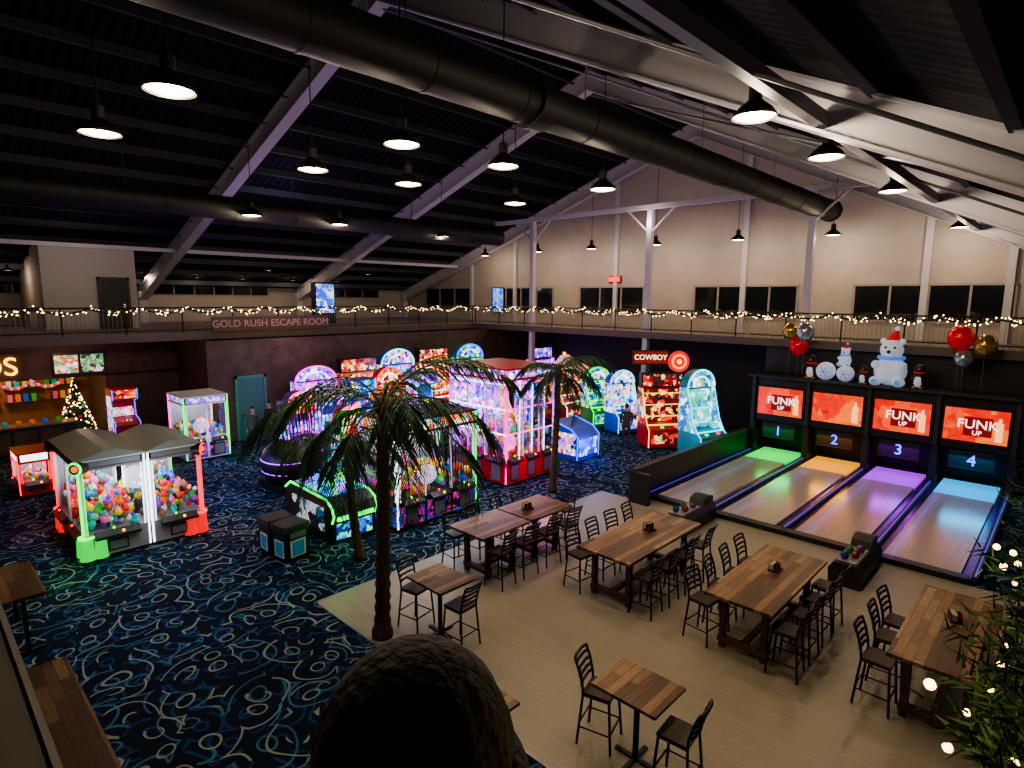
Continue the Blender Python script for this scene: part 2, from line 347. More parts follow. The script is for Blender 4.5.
# mezzanine room blocks on the left side
b=B('wall_mezzanine_room'); b.box(XL+.6,-31,4.5,7.9,MZ,8.0,WALLL); b.box(XL+.6,-31,-3,3.05,MZ,8.0,WALLL); b.done()
b=B('door_1'); b.box(-30.99,-30.94,6.5,7.5,MZ,6.65,DK); b.box(-30.99,-30.9,6.4,6.5,MZ,6.75,BLK); b.box(-30.99,-30.9,7.5,7.6,MZ,6.75,BLK); b.box(-30.99,-30.9,6.4,7.6,6.65,6.75,BLK); b.box(-30.94,-30.88,7.3,7.4,5.4,5.6,CHROME); b.done()
b=B('exit_sign'); b.box(-18.9,-18.2,YB-.2,YB-.1,6.9,7.15,LR); b.box(-18.95,-18.15,YB-.1,YB-.02,6.85,7.2,BLK); b.done()
b=B('lit_poster'); b.box(-27.9,-27.0,YB-.16,YB-.12,5.1,6.6,screen('poster_blue',[(.02,.1,.9),(.1,.3,1),(.3,.4,1)],1.1,4)); b.box(-27.95,-26.95,YB-.12,YB-.09,5.05,6.65,BLK); b.done()
b=B('video_kiosk'); b.box(-30.4,-30,16.0,17.2,MZ,6.75,BLK); b.box(-29.99,-29.97,16.08,17.12,5.1,6.65,screen('kiosk_screen',[(.3,.5,1),(.02,.1,.9),(.8,.9,1),(.03,.2,.7)],1.5,5)); b.done()
# ------------------------------------------------------------------ pendants
SH=pm('pendant_shade',(.02,.02,.02),.4,.6)
b=B('pendant_lamp')
prof=[(.30,0),(.29,.05),(.22,.13),(.13,.2),(.09,.24),(.09,.42),(.03,.46)]
seg=20
for i in range(len(prof)-1): b.cyl((0,0,prof[i][1]),(0,0,prof[i+1][1]),prof[i][0],SH,r1=prof[i+1][0],seg=seg,caps=False)
b.cyl((0,0,.02),(0,0,.05),.275,WARM,seg=seg); b.cyl((0,0,.46),(0,0,.5),.02,SH,seg=6)
PEND=b
pos=[(-8.5,2.7),(-11.5,2.6),(-8.5,6.2),(-11.5,6.2),(-11.3,8.4),(-8.4,8.5),(-19.4,8.3),(-19.4,11.4),(-11.4,12.0),(-8.4,11.8),(-19.8,16.4),(-3.6,8.6),(-3.6,11.8),(-3.5,16.4),(-3.4,25.8),(-7.4,25.8),(-11,25.4),(-14.9,25.3),(-18.6,25.3),(-22.2,25.2),(-26.7,25.5),
 (-3.6,2.6)]
first=None
PC=(1,.82,.56)
for (x,y) in pos:
    z=8.5
    if first is None: first=PEND.done((x,y,z)); o=first
    else: o=inst(first,(x,y,z))
    c=B('cord'); c.cyl((0,0,.5),(0,0,rz(x)-z-.25),.012,SH,seg=5); co=c.done(parent=o)
    fl = y>25
    light('pendant_light','POINT',(x,y,z-.08),135 if fl else (235 if x>-10 else 150),PC,.15)
for i,(x,y,z) in enumerate([(-35.5,y,6.95) for y in (9.5,12,14.5,17.5,20.5)]+[(-31,20,7.3),(-31,14,7.3),(-34,3.8,7.0)]):
    o=inst(first,(x,y,z),0,.6); light('pendant_light','POINT',(x,y,z-.1),26,(1,.8,.6),.1)
    c=B('cord'); c.cyl((0,0,.5),(0,0,(rz(x)-z-.1)/.6),.015,SH,seg=5); c.done(parent=o)
light('mezzanine_wall_fill','POINT',(-28.5,5.5,7.6),40,(1,.85,.75),.2)  # bare point light without fixture, added to brighten the left mezzanine walls
# ------------------------------------------------------------------ bowling
LX=[-8.03,-6.05,-4.07,-2.09]; lw=.74
cols=[(.02,1,.12),(1,.42,.03),(.5,.02,1),(.01,.5,1)]
b=B('bowling_lanes')
b.box(-8.95,-1.2,15.35,15.62,0,.14,BLK)
b.box(-8.95,-1.2,15.62,24.0,0,.05,BLK)
GUT=pm('gutter',(.02,.02,.05),.25)
for i,x in enumerate(LX):
    b.box(x-lw,x+lw,15.5,22.0,.05,.13,LANE)
    b.box(x-lw,x+lw,22.0,24.0,.05,.13,glow('pin_deck_glow_%d'%i,cols[i],.9))
    for s in (-1,1):
        b.box(x+s*(lw+.1)-.09,x+s*(lw+.1)+.09,15.6,23.9,.05,.065,GUT)
for k in range(5):
    x=-9.02+1.98*k; b.box(x-.06,x+.06,15.55,24.0,.05,.15,DK); 
    b.box(x-.012,x+.012,15.6,23.3,.15,.155,pm('lane_led',(.02,.02,.1),.5,0,(.10,.06,.9),1.0))
b.done()
b=B('bowling_mask_wall')
b.box(-9.15,-.85,23.3,24.0,1.35,3.05,BLK); b.box(-9.2,-.8,23.0,24.5,3.05,3.12,DK)
for k in range(5):
    x=-9.02+1.98*k; b.box(x-.1,x+.1,23.2,24.0,0,1.36,BLK); b.box(x-.06,x+.06,23.15,23.3,1.36,3.05,DK)
b.box(-9.15,-.85,24.5,24.6,0,4.2,BLK)
mo=b.done()
SCR=[screen('bowling_screen_a',[(.75,.03,.01),(.8,.08,.02),(.6,.015,.005)],1.3,1.2,.25),screen('bowling_screen_b',[(.8,.06,.01),(.85,.16,.02),(.7,.02,.005)],1.3,1.3,.25)]
DR=glow('digit_blue',(.02,.06,1),5); TW=glow('text_white',(1,.92,.85),1.8); TR=pm('poster_darkred',(.25,.01,.01),.5,0,(.25,.01,.01),.6)
for i,x in enumerate(LX):
    b=B('bowling_tv_screen'); b.box(x-.86,x+.86,23.2,23.29,1.58,2.72,BLK); b.box(x-.81,x+.81,23.185,23.2,1.63,2.67,SCR[i%2])
    if i!=1:
        b.box(x-.3,x+.42,23.175,23.185,1.82,2.42,TR)
    b.box(x+.5,x+.68,23.17,23.185,1.72,2.3,pm('bottle_art',(.9,.3,.05),.5,0,(1,.5,.2),1.6)); b.box(x+.55,x+.63,23.17,23.185,2.3,2.45,pm('bottle_art',(.9,.3,.05)))
    o=b.done()
    if i!=1:
        text('title','FUNK',(x+.05,23.165,2.18),(90,0,0),.40,TW,o); text('subtitle','UP',(x+.05,23.165,1.92),(90,0,0),.2,TW,o)
    else: text('title','7 UP',(x-.4,23.165,2.0),(90,0,0),.14,TR,o)
    b=B('lane_number_sign'); b.box(x-.6,x+.6,23.24,23.3,.72,1.3,BLK)
    for zz in (.74,1.28): b.box(x-.6,x+.6,23.22,23.24,zz-.01,zz+.01,DK)
    o=b.done(); text('digit',str(i+1),(x,23.22,1.0),(90,0,0),.5,DR,o)
    light('pin_deck_light','AREA',(x,23.0,1.2),26,cols[i],1.2,rot=(-15,0,0),sy=.4)
b=B('lane_side_wall'); b.box(-9.25,-9.1,14.9,23.0,0,.95,BLK); b.box(-9.28,-9.07,14.87,23.0,.95,1.0,DK); b.box(-9.25,-8.6,14.75,14.9,0,.95,BLK); b.done()
def ball_return(x):
    b=B('ball_return'); b.prism([(-.3,0),(.3,0),(.32,.35),(.22,.5),(-.22,.5),(-.32,.35)],-.9,.9,BLK)
    b.box(-.2,.2,-.8,.2,.5,.53,GREY)
    for k,c in enumerate(((.02,.04,.25),(.2,.02,.02),(.03,.15,.05),(.15,.03,.15))): b.sph((-.08+.16*(k%2),-.65+.2*k,.6),.085,pm('bowling_ball_%d'%k,c,.15))
    b.prismx([(.3,.5),(.9,.5),(.9,.66),(.6,.72),(.35,.66)],-.2,.2,DK)
    return b.done((x,14.3,.012),0,bevel=.02)
ball_return(-3.08); ball_return(-7.04)
# ------------------------------------------------------------------ tables & chairs
STEEL=BLKM; SEATM=pm('chair_seat',(.04,.025,.02),.5); LEGW=planks('dark_timber',[(.05,.025,.012),(.10,.05,.025)],.1,1,.6,'X')
def long_table(name,w,L):
    b=B(name)
    b.box(-w/2,w/2,-L/2,L/2,1.0,1.06,WOODT)
    for sy in (-1,1):
        for sx in (-1,1): b.box(sx*(w/2-.22)-.05,sx*(w/2-.22)+.05,sy*(L/2-.35)-.05,sy*(L/2-.35)+.05,.0,1.0,LEGW)
        b.box(-w/2+.15,w/2-.15,sy*(L/2-.35)-.06,sy*(L/2-.35)+.06,.88,1.0,LEGW); b.box(-w/2+.15,w/2-.15,sy*(L/2-.35)-.06,sy*(L/2-.35)+.06,.1,.2,LEGW)
    b.box(-.05,.05,-L/2+.35,L/2-.35,.12,.2,LEGW); b.box(-.04,.04,-L/2+.35,L/2-.35,.9,1.0,LEGW)
    return b
def small_table():
    b=B('high_top_table'); b.box(-.47,.47,-.38,.38,1.02,1.06,WOODT); b.box(-.45,.45,-.36,.36,1.0,1.02,BLKM)
    b.cyl((0,0,.03),(0,0,1.0),.04,BLKM); b.box(-.3,.3,-.03,.03,0,.035,BLKM); b.box(-.03,.03,-.27,.27,0,.035,BLKM); b.box(-.2,.2,-.2,.2,.97,1.0,BLKM)
    return b
def chair():
    b=B('bar_chair')
    b.box(-.205,.205,-.2,.2,.72,.76,SEATM)
    b.box(-.2,.2,-.19,.19,.70,.72,STEEL)
    for sx in (-1,1):
        b.tube([(sx*.23,.23,0),(sx*.19,.18,.7)],.018,STEEL,seg=6)
        b.tube([(sx*.23,-.25,0),(sx*.19,-.19,.7),(sx*.19,-.2,.85),(sx*.2,-.25,1.05),(sx*.2,-.31,1.2)],.018,STEEL,seg=6)
        b.tube([(sx*.215,.21,.25),(sx*.215,-.225,.25)],.012,STEEL,seg=5)
    b.tube([(-.22,.215,.28),(.22,.215,.28)],.014,STEEL,seg=5); b.tube([(-.22,-.23,.3),(.22,-.23,.3)],.012,STEEL,seg=5)
    for z,y in ((.86,-.205),(.95,-.225),(1.04,-.25),(1.13,-.285),(1.2,-.31)):
        b.tube([(-.2,y,z),(-.1,y-.03,z),(.1,y-.03,z),(.2,y,z)],.022,STEEL,seg=5)
    return b
ch=chair().done((-50,0,0)); chairs_made=[]
def put_chair(x,y,rot,z=.012):
    if not chairs_made: ch.location=(x,y,z); ch.rotation_euler=(0,0,rad(rot)); chairs_made.append(ch)
    else: chairs_made.append(inst(ch,(x,y,z),rot))
def caddy(x,y,z=1.072):
    b=B('condiment_caddy'); b.box(-.09,.09,-.12,.12,0,.03,BLK); b.box(-.08,0,-.1,.1,.03,.13,pm('napkins',(.4,.38,.34),.8))
    b.box(-.085,-.08,-.11,.11,.03,.15,BLK); b.box(0,.005,-.11,.11,.03,.15,BLK)
    b.cyl((.05,-.06,.03),(.05,-.06,.17),.028,pm('ketchup',(.3,.02,.02),.4),r1=.012,seg=8); b.cyl((.05,.05,.03),(.05,.05,.15),.028,pm('steak_sauce',(.06,.02,.01),.4),r1=.012,seg=8)
    b.done((x,y,z),random.uniform(-20,20))
V=.012
for (cx,cy,w,L) in ((-6.28,10.6,1.25,2.9),(-3.62,10.55,1.15,2.75),(-.95,10.75,1.15,2.85)):
    long_table('long_bar_table',w,L).done((cx,cy,V),bevel=.006)
    for k in range(4):
        yy=cy-L/2+.38+k*(L-.76)/3
        put_chair(cx+w/2+.12,yy+random.uniform(-.05,.05),90+random.uniform(-8,8))
        if not(cx>-2 and k==3): put_chair(cx-w/2-.14,yy+random.uniform(-.05,.05),-90+random.uniform(-8,8))
    caddy(cx,cy+.3)
for cy in (8.75,10.25):
    long_table('communal_bar_table',1.1,1.45).done((-9.0,cy,V),bevel=.006)
    for k in (-.36,.36):
        put_chair(-9.0+.68,cy+k,90+random.uniform(-8,8)); put_chair(-9.0-.7,cy+k,-90+random.uniform(-8,8))
caddy(-9,10)
put_chair(-9.0,11.35,180)
small_table().done((-7.78,6.33,V)); put_chair(-8.3,6.2,-80); put_chair(-7.25,6.35,95)
small_table().done((-3.65,6.22,V)); put_chair(-4.2,6.2,-75); put_chair(-3.05,6.2,95)
small_table().done((-5.0,4.55,0))
def booth_table(L):
    b=B('wood_counter_table'); b.box(-L/2,L/2,-.3,.3,.98,1.04,WOODTX)
    for sx in (-1,1):
        b.box(sx*(L/2-.15)-.03,sx*(L/2-.15)+.03,-.25,.25,0,.04,BLKM); b.box(sx*(L/2-.15)-.03,sx*(L/2-.15)+.03,-.03,.03,.04,.98,BLKM)
    return b
booth_table(3.0).done((-8.2,.95,0)); booth_table(1.7).done((-13,1.1,0))
# ------------------------------------------------------------------ arcade machines
def heap(b,x0,x1,y0,y1,z,hh,n_,r=.09,mats=PRZ):
    for i in range(n_):
        x=random.uniform(x0,x1);y=random.uniform(y0,y1); zz=z+R()*hh*(1-abs(2*(y-y0)/(y1-y0)-1)*.4)
        rr=r*(.5+.8*R()); mt=random.choice(mats)
        b.sph((x,y,zz),rr,mt,seg=7,ring=4,sc=(1,1,.8+.6*R()))
        if R()<.6:
            dx,dy=rr*random.uniform(-.5,.5),rr*random.uniform(-.5,.5)
            b.sph((x+dx,y+dy,zz+rr),rr*.6,mt,seg=6,ring=4)
            b.sph((x+dx-.4*rr,y+dy,zz+rr*1.5),rr*.25,mt,seg=5,ring=3); b.sph((x+dx+.4*rr,y+dy,zz+rr*1.5),rr*.25,mt,seg=5,ring=3)
def claw(b,x,y,z):
    b.cyl((x,y,z),(x,y,z-.3),.012,CHROME,seg=5); b.cyl((x,y,z-.3),(x,y,z-.4),.045,CHROME,seg=8)
    for k in range(3):
        t=k*2.09; c,s=math.cos(t),math.sin(t); b.tube([(x+.03*c,y+.03*s,z-.4),(x+.11*c,y+.11*s,z-.47),(x+.05*c,y+.05*s,z-.58)],.008,CHROME,seg=4)
def crane(name,D,W,H,loc,rot=0,base=.95,body=REDP,leds=(LG,LR,LG,LR),bays=1,head=LW,roof='flat',sidebays=1,n=70,pr=.09,back=None,art=None,fill=.38,hh=None,lobes=None,li=5):
    b=B(name); x0,x1,y0,y1=-D/2,D/2,-W/2,W/2; hh=hh or (.32 if H<2.7 else .4); t=H-hh
    b.box(x0+.05,x1-.05,y0+.05,y1-.05,0,.08,BLK); b.box(x0,x1,y0,y1,.08,base,body)
    bw=W/bays
    for k in range(bays):
        c=y0+bw*(k+.5)
        if art: b.box(x1,x1+.006,c-bw*.45,c+bw*.45,.12,base-.14,art)
        b.prism([(x1,base-.12),(x1+.16,base-.12),(x1+.16,base-.06),(x1,base+.04)],c-bw*.35,c+bw*.35,BLK)
        b.cyl((x1+.09,c-.08,base-.05),(x1+.09,c-.08,base+.09),.012,CHROME,seg=6); b.sph((x1+.09,c-.08,base+.1),.03,LR if k%2 else LG,seg=8,ring=5)
        b.cyl((x1+.1,c+.1,base-.04),(x1+.1,c+.1,base+.01),.03,LY,seg=8)
        b.box(x1,x1+.02,c-.2,c+.2,.16,base-.2,BLK); b.box(x1+.02,x1+.03,c-.17,c+.17,.19,base-.24,GREY)
        claw(b,random.uniform(-D*.2,D*.2),c,t)
        if k: b.box(x1-.05,x1,y0+bw*k-.03,y0+bw*k+.03,base,t,WHT)
    bd=D/sidebays
    for k in range(1,sidebays):
        b.box(x0+bd*k-.03,x0+bd*k+.03,y0,y0+.05,base,t,WHT)
    for k in range(sidebays):
        c=x0+bd*(k+.5); b.prismx([(y0,base-.12),(y0-.14,base-.12),(y0-.14,base-.06),(y0,base+.04)],c-bd*.35,c+bd*.35,BLK); b.box(c-.2,c+.2,y0-.02,y0,.16,base-.22,GREY)
        if art: b.box(c-bd*.45,c+bd*.45,y0-.006,y0,.12,base-.14,art)
        b.cyl((c,y0-.08,base-.05),(c,y0-.08,base+.08),.012,CHROME,seg=6); b.sph((c,y0-.08,base+.09),.03,LR,seg=8,ring=5)
    cn=[(x1,y0),(x1,y1),(x0,y1),(x0,y0)]
    for (cx,cy),lm in zip(cn,leds):
        sx=1 if cx>0 else -1; sy=1 if cy>0 else -1
        b.box(min(cx,cx-sx*.07),max(cx,cx-sx*.07),min(cy,cy-sy*.07),max(cy,cy-sy*.07),base,t,WHT)
        b.box(min(cx-sx*.02,cx+sx*.015),max(cx-sx*.02,cx+sx*.015),min(cy-sy*.02,cy+sy*.015),max(cy-sy*.02,cy+sy*.015),.1,H-.05,lm)
        b.box(min(cx-sx*.09,cx-sx*.075),max(cx-sx*.09,cx-sx*.075),min(cy,cy+sy*.012),max(cy,cy+sy*.012),base,t,lm)
        b.box(min(cx,cx+sx*.012),max(cx,cx+sx*.012),min(cy-sy*.09,cy-sy*.075),max(cy-sy*.09,cy-sy*.075),base,t,lm)
    b.box(x1-.02,x1-.015,y0+.05,y1-.05,base,t,GLASS); b.box(x0+.05,x1-.05,y0+.015,y0+.02,base,t,GLASS)
    b.box(x0+.01,x0+.03,y0+.05,y1-.05,base,t,back or pm('cabinet_back',(.35,.35,.38),.5)); b.box(x0+.1,x1-.1,y0+.1,y1-.1,t-.02,t-.001,LW)
    heap(b,x0+.12,x1-.12,y0+.12,y1-.12,base+.05,(t-base)*fill,n,pr)
    b.box(x0,x1,y0,y1,t,t+.05,body); b.box(x0+.02,x1-.02,y0+.02,y1-.02,t+.05,H-.04,BLK)
    b.box(x1-.02,x1-.0,y0+.08,y1-.08,t+.07,H-.06,head); b.box(x0+.08,x1-.08,y0,y0+.02,t+.07,H-.06,head)
    b.box(x0-.03,x1+.03,y0-.03,y1+.03,H-.04,H,body if roof=='flat' else WHT)
    if roof=='gable':
        GP=pm('canopy_panel',(.2,.23,.23),.4)
        b.prismx([(y0-.05,H),(y1+.05,H),((y0+y1)/2+.12,H+.18),((y0+y1)/2-.12,H+.18)],x0-.05,x1+.05,GP)
        for (cx,cy),lm,lb in zip(cn,leds,lobes):
            if not lb: continue
            sx=1 if cx>0 else -1; sy=1 if cy>0 else -1
            b.cyl((cx-.15*sx,cy-.15*sy,H-.15),(cx+.05*sx,cy+.05*sy,H-.15),.16,BLK,seg=14); b.cyl((cx+.05*sx,cy+.05*sy,H-.15),(cx+.07*sx,cy+.07*sy,H-.15),.16,lm,r1=.12,seg=14,caps=False); b.cyl((cx+.05*sx,cy+.05*sy,H-.15),(cx+.065*sx,cy+.065*sy,H-.15),.07,LR,seg=10)
            lm2=LG2 if lm==LG else LR2
            for ox,oy in ((0,-.0),(-.3*sx,0),(0,-.25*sy)):
                b.cyl((cx-.08*sx+ox,cy-.06*sy+oy,.04),(cx-.08*sx+ox,cy-.06*sy+oy,base-.08),.16,lm2,r1=.14,seg=10)
                b.cyl((cx-.08*sx+ox,cy-.06*sy+oy,base-.08),(cx-.08*sx+ox,cy-.06*sy+oy,base-.03),.165,lm,seg=10)
    light('cabinet_light','AREA',(loc[0],loc[1],t-.05),D*W*li,(.95,.97,1),D*.8,sy=W*.8)
    return b.done(loc,rot)
HD=screen('marquee_lights',[(.9,.9,.8),(.9,.1,.05),(.05,.5,.9),(.9,.7,.1)],1.4,7)
ART=screen('cabinet_art',[(.1,.02,.3),(.6,.02,.3),(.02,.1,.5),(.01,.01,.03)],.7,5)
WG_=pm('white_grey_panel',(.22,.22,.24),.4)
crane('claw_machine',2.9,1.3,2.35,(-17.1,3.2,0),0,base=.62,body=WG_,leds=(LG,LW,LW,LR),bays=1,sidebays=2,head=GREY,roof='gable',n=420,pr=.08,fill=.6,hh=.25,lobes=(1,0,0,1),li=7)
crane('claw_machine',2.4,1.15,2.35,(-16.85,4.5,0),0,base=.62,body=WG_,leds=(LW,LR,LG,LW),bays=1,sidebays=1,head=GREY,roof='gable',n=300,pr=.08,fill=.6,hh=.25,lobes=(0,1,0,0),li=7)
crane('claw_machine',1.7,1.5,2.4,(-23.6,7.7,0),0,base=.8,body=WHT,leds=(LG,LG,LW,LM),bays=2,head=screen('marq_purple',[(.3,.08,.9),(.8,.8,1),(.15,.15,.8)],1.2,8),n=130,pr=.085,art=ART)
crane('claw_machine',1.2,.8,1.35,(-22.7,2.6,0),0,base=.45,body=REDP,leds=(LR,LR,LR,LR),head=LW,n=50,pr=.06)
crane('claw_machine',1.7,2.7,2.9,(-12.95,9.85,0),0,base=.8,body=BLK,leds=(LW,LG,LG,LP),bays=3,sidebays=2,head=HD,n=380,pr=.09,art=ART)
tw=crane('claw_machine_tower',2.7,2.4,3.8,(-14.1,14.3,0),0,base=.9,body=REDP,leds=(LM,LP,LM,LP),bays=3,sidebays=3,head=S4,n=300,pr=.1,back=S4)
b=B('grid_lights')
for z in (1.7,2.5,3.3):
    b.box(1.36,1.38,-1.2,1.2,z-.02,z+.02,LM); b.box(-1.35,1.35,-1.23,-1.21,z-.02,z+.02,LW)
for y in (-.6,0,.6): b.box(1.36,1.38,y-.015,y+.015,.9,3.4,LW)
for x in (-.8,-.2,.4,.9): b.box(x-.015,x+.015,-1.23,-1.21,.9,3.4,LP)
b.done(parent=tw)
def upright(name,loc,rot,w=.8,d=.9,h=2.2,body=BLK,led=LB,scr=S1,marq=S4,arch=False):
    b=B(name); a=w/2
    prof=[(-d/2,0),(d/2,0),(d/2,.75*h/2.2),(d/2+.12,.82*h/2.2),(d/2+.08,.95*h/2.2),(.05,1.1*h/2.2),(-.02,1.7*h/2.2),(d/2-.05,1.8*h/2.2),(d/2-.05,h),(-d/2,h)]
    b.prism(prof,-a,-a+.04,body); b.prism(prof,a-.04,a,body)
    inner=[(p[0]-.03,p[1]) if p[0]>0 else p for p in prof]; inner=[(x,min(z,h-.02)) for x,z in inner]
    b.prism(inner,-a+.04,a-.04,body)
    k=h/2.2
    for s in (-1,1):
        b.tube([(p[0]+.012,s*(a-.02),p[1]) for p in prof[1:9]],.016,led,seg=4)
    b.add([(.04,-a+.08,1.12*k),(.04,a-.08,1.12*k),(-.03,a-.08,1.66*k),(-.03,-a+.08,1.66*k)],[(0,1,2,3)],scr)
    b.box(d/2-.07,d/2-.04,-a+.06,a-.06,1.84*k,h-.05,marq)
    b.add([(d/2+.085,-a+.06,.86*k),(d/2+.085,a-.06,.86*k),(.1,a-.06,1.08*k),(.1,-a+.06,1.08*k)],[(0,1,2,3)],GREY)
    for q in range(3): b.sph((d/2-.05,-.15+.15*q,.95*k+.04),.03,(LR,LY,LG)[q],seg=6,ring=4)
    b.cyl((d/2-.15,0,.97*k),(d/2-.15,0,1.15*k),.012,CHROME,seg=5); b.sph((d/2-.15,0,1.17*k),.035,LR,seg=8,ring=5)
    b.box(d/2-.028,d/2+.004,-.15,.15,.2,.6,pm('coin_door',(.1,.1,.1),.4,.5)); b.box(d/2,d/2+.008,-.1,-.03,.4,.48,LR); b.box(d/2,d/2+.008,.03,.1,.4,.48,LR)
    b.box(-d/2+.1,d/2-.1,-a-.006,-a,.3,h-.3,scr if R()<.6 else marq)
    if arch:
        pts=[(a*math.cos(t),h+a*.75*math.sin(t)) for t in [math.pi*i/12 for i in range(13)]]
        b.prismx(pts,-.1,d/2-.08,body,marq); b.tube([(d/2-.06,p[0],p[1]) for p in pts],.025,led,seg=5)
    return b.done(loc,rot)
def coin_game(name,loc,rot,W=1.6,D=1.2,H=2.7,body=REDP,led=LY,scr=S2,top='arch'):
    b=B(name); a=W/2
    b.box(-D/2,D/2,-a,a,0,.1,BLK); b.prism([(-D/2,.1),(D/2,.1),(D/2,.8),(D/2-.2,.95),(-D/2,.95)],-a,a,body)
    b.box(-D/2,-D/2+.25,-a,a,.95,H*.8,body); b.box(-D/2+.25,-D/2+.28,-a+.1,a-.1,1.0,H*.77,scr)
    for k in range(3):
        z=1.2+(H*.72-1.2)*k/2; b.box(-D/2+.28,-D/2+.34,-a+.12,a-.12,z-.012,z+.012,led)
    for s in (-1,1):
        b.prism([(-D/2,.95),(D/2-.2,.95),(D/2-.45,1.4),(-D/2+.4,H*.8),(-D/2,H*.8)],s*a-.03,s*a+.03,body,scr)
        b.tube([(D/2,s*a,.1),(D/2,s*a,.8),(D/2-.2,s*a,.97),(D/2-.45,s*a,1.42),(-D/2+.4,s*a,H*.8)],.022,led,seg=5)
    b.box(D/2-.0,D/2+.01,-a+.1,a-.1,.25,.7,scr); b.box(D/2-.25,D/2-.22,-a+.05,a-.05,.95,1.0,led)
    if top=='arch':
        pts=[(a*math.cos(t),H*.8+(H*.2)*math.sin(t)) for t in [math.pi*i/14 for i in range(15)]]
        b.prismx(pts,-D/2,-D/2+.4,body,scr); b.tube([(-D/2+.42,p[0],p[1]) for p in pts],.035,led,seg=5)
        b.tube([(-D/2+.42,p[0]*.6,H*.8+(p[1]-H*.8)*.6) for p in pts],.025,LW,seg=5)
    elif top=='tent':
        for k in range(10):
            y0=-a-.1+(W+.2)*k/10; y1=y0+(W+.2)/10; mt=glow('tent_red',(.8,.02,.02),.8) if k%2 else glow('tent_white',(.9,.85,.8),.9)
            b.add([(D/2+.1,y0,H*.72),(D/2+.1,y1,H*.72),(-D/2+.1,y1*.25,H),(-D/2+.1,y0*.25,H)],[(0,1,2,3)],mt)
            b.add([(D/2+.1,y0,H*.72),(D/2+.1,y1,H*.72),(D/2+.1,(y0+y1)/2,H*.66)],[(0,1,2)],mt)
        for k in range(6):
            x0=-D/2+(D+.1)*k/6; x1=x0+(D+.1)/6; mt=glow('tent_red',(.8,.02,.02),.8) if k%2 else glow('tent_white',(.9,.85,.8),.9)
            b.add([(x0,-a-.1,H*.72),(x1,-a-.1,H*.72),(-D/2+.1,-a*.25,H)],[(0,1,2)],mt)
        b.sph((-D/2+.1,0,H+.06),.09,LY)
    elif top=='sign':
        b.box(-D/2,-D/2+.3,-a,a,H*.8,H,BLK); b.box(-D/2+.3,-D/2+.32,-a+.06,a-.06,H*.82,H-.05,scr)
    for q in range(2): b.cyl((D/2-.1,-.3+.6*q,.88),(D/2-.1,-.3+.6*q,.93),.07,LR if q else LG,seg=10)
    return b.done(loc,rot)
upright('arcade_cabinet',(-27.6,6.2,0),0,.9,1.0,2.3,REDP,LB,S1,S2)
b=B('coin_pusher_game'); 
b.prism([(-1.2,0),(1.2,0),(1.2,.55),(1.3,.75),(1.2,.95),(.9,1.1),(-.9,1.15),(-1.2,.95)],-.6,.6,BLK)
for y in (-.61,.61): b.tube([(1.2,y,.55),(1.3,y,.75),(1.2,y,.95),(.9,y,1.1),(-.9,y,1.15),(-1.2,y,.95)],.03,LG,seg=5,caps=False)
b.box(-.85,.85,-.5,.5,1.12,1.17,screen('pusher_top',[(.02,.15,.9),(.03,.7,1),(.01,.03,.2),(.2,.8,.4)],1.3,6)); b.box(1.2,1.31,-.5,.5,.6,.7,LG); b.box(1.2,1.21,-.5,.5,.1,.5,screen('pusher_top',[(0,0,0)]))
b.box(-.8,.8,-.63,-.6,.25,.85,screen('pusher_side',[(.01,.01,.015),(.01,.01,.015),(.6,.65,.7),(.01,.1,.2)],.6,4))
for k in range(4): b.sph((-.6+.4*k,0,1.2),.1,(LB,LC,LG,LP)[k],seg=8,ring=5)
b.done((-13.8,7.55,0))
def bin_():
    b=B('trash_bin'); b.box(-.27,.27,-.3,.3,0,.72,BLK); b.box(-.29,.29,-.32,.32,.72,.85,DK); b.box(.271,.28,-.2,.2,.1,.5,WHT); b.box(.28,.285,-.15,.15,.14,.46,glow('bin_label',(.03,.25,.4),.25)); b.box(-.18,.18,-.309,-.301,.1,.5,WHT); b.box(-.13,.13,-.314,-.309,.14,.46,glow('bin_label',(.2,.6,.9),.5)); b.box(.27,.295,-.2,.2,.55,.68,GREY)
    return b
o=bin_().done((-13.35,5.9,0),bevel=.02); inst(o,(-12.72,5.95,0),8)
b=B('motion_simulator_pod'); b.sph((0,0,.8),.9,BLK,sc=(1,.75,.85),seg=20,ring=12); b.box(-.7,.7,-.5,.5,0,.25,BLK)
for f_,z in ((.86,.95),(.72,1.2),(.84,.6)): b.tube([(f_*math.cos(t),.76*f_*math.sin(t),z) for t in [2*math.pi*i/24 for i in range(25)]],.02,LP if z!=1.2 else LM,seg=5,caps=False)
b.box(.4,.72,-.35,.35,.75,1.1,S4); b.done((-17.7,8.2,0))
specs=[(-20.0,9.8,1.0,2.3,PURP,LM,S4),(-20.2,11.2,1.0,2.4,BLUEP,LC,S1),(-17.2,10.4,.9,2.2,REDP,LM,S2),(-17.2,11.6,.9,2.4,YELP,LY,S3),(-15.6,9.2,.9,2.3,GRNP,LG,S3),(-15.6,10.4,.9,2.5,BLUEP,LB,S1),(-15.6,11.5,.9,2.4,PURP,LP,S4),
 (-20.5,12.6,1.1,2.8,BLUEP,LC,S1),(-20.5,14.2,1.1,2.9,REDP,LR,S2),(-20.5,15.8,1.1,2.8,TEALP,LC,S3),(-18,16.2,1,2.5,PURP,LM,S4),(-18.2,18.2,1,2.6,YELP,LY,S2),(-18.2,20.2,1.1,2.6,BLUEP,LB,S4)]
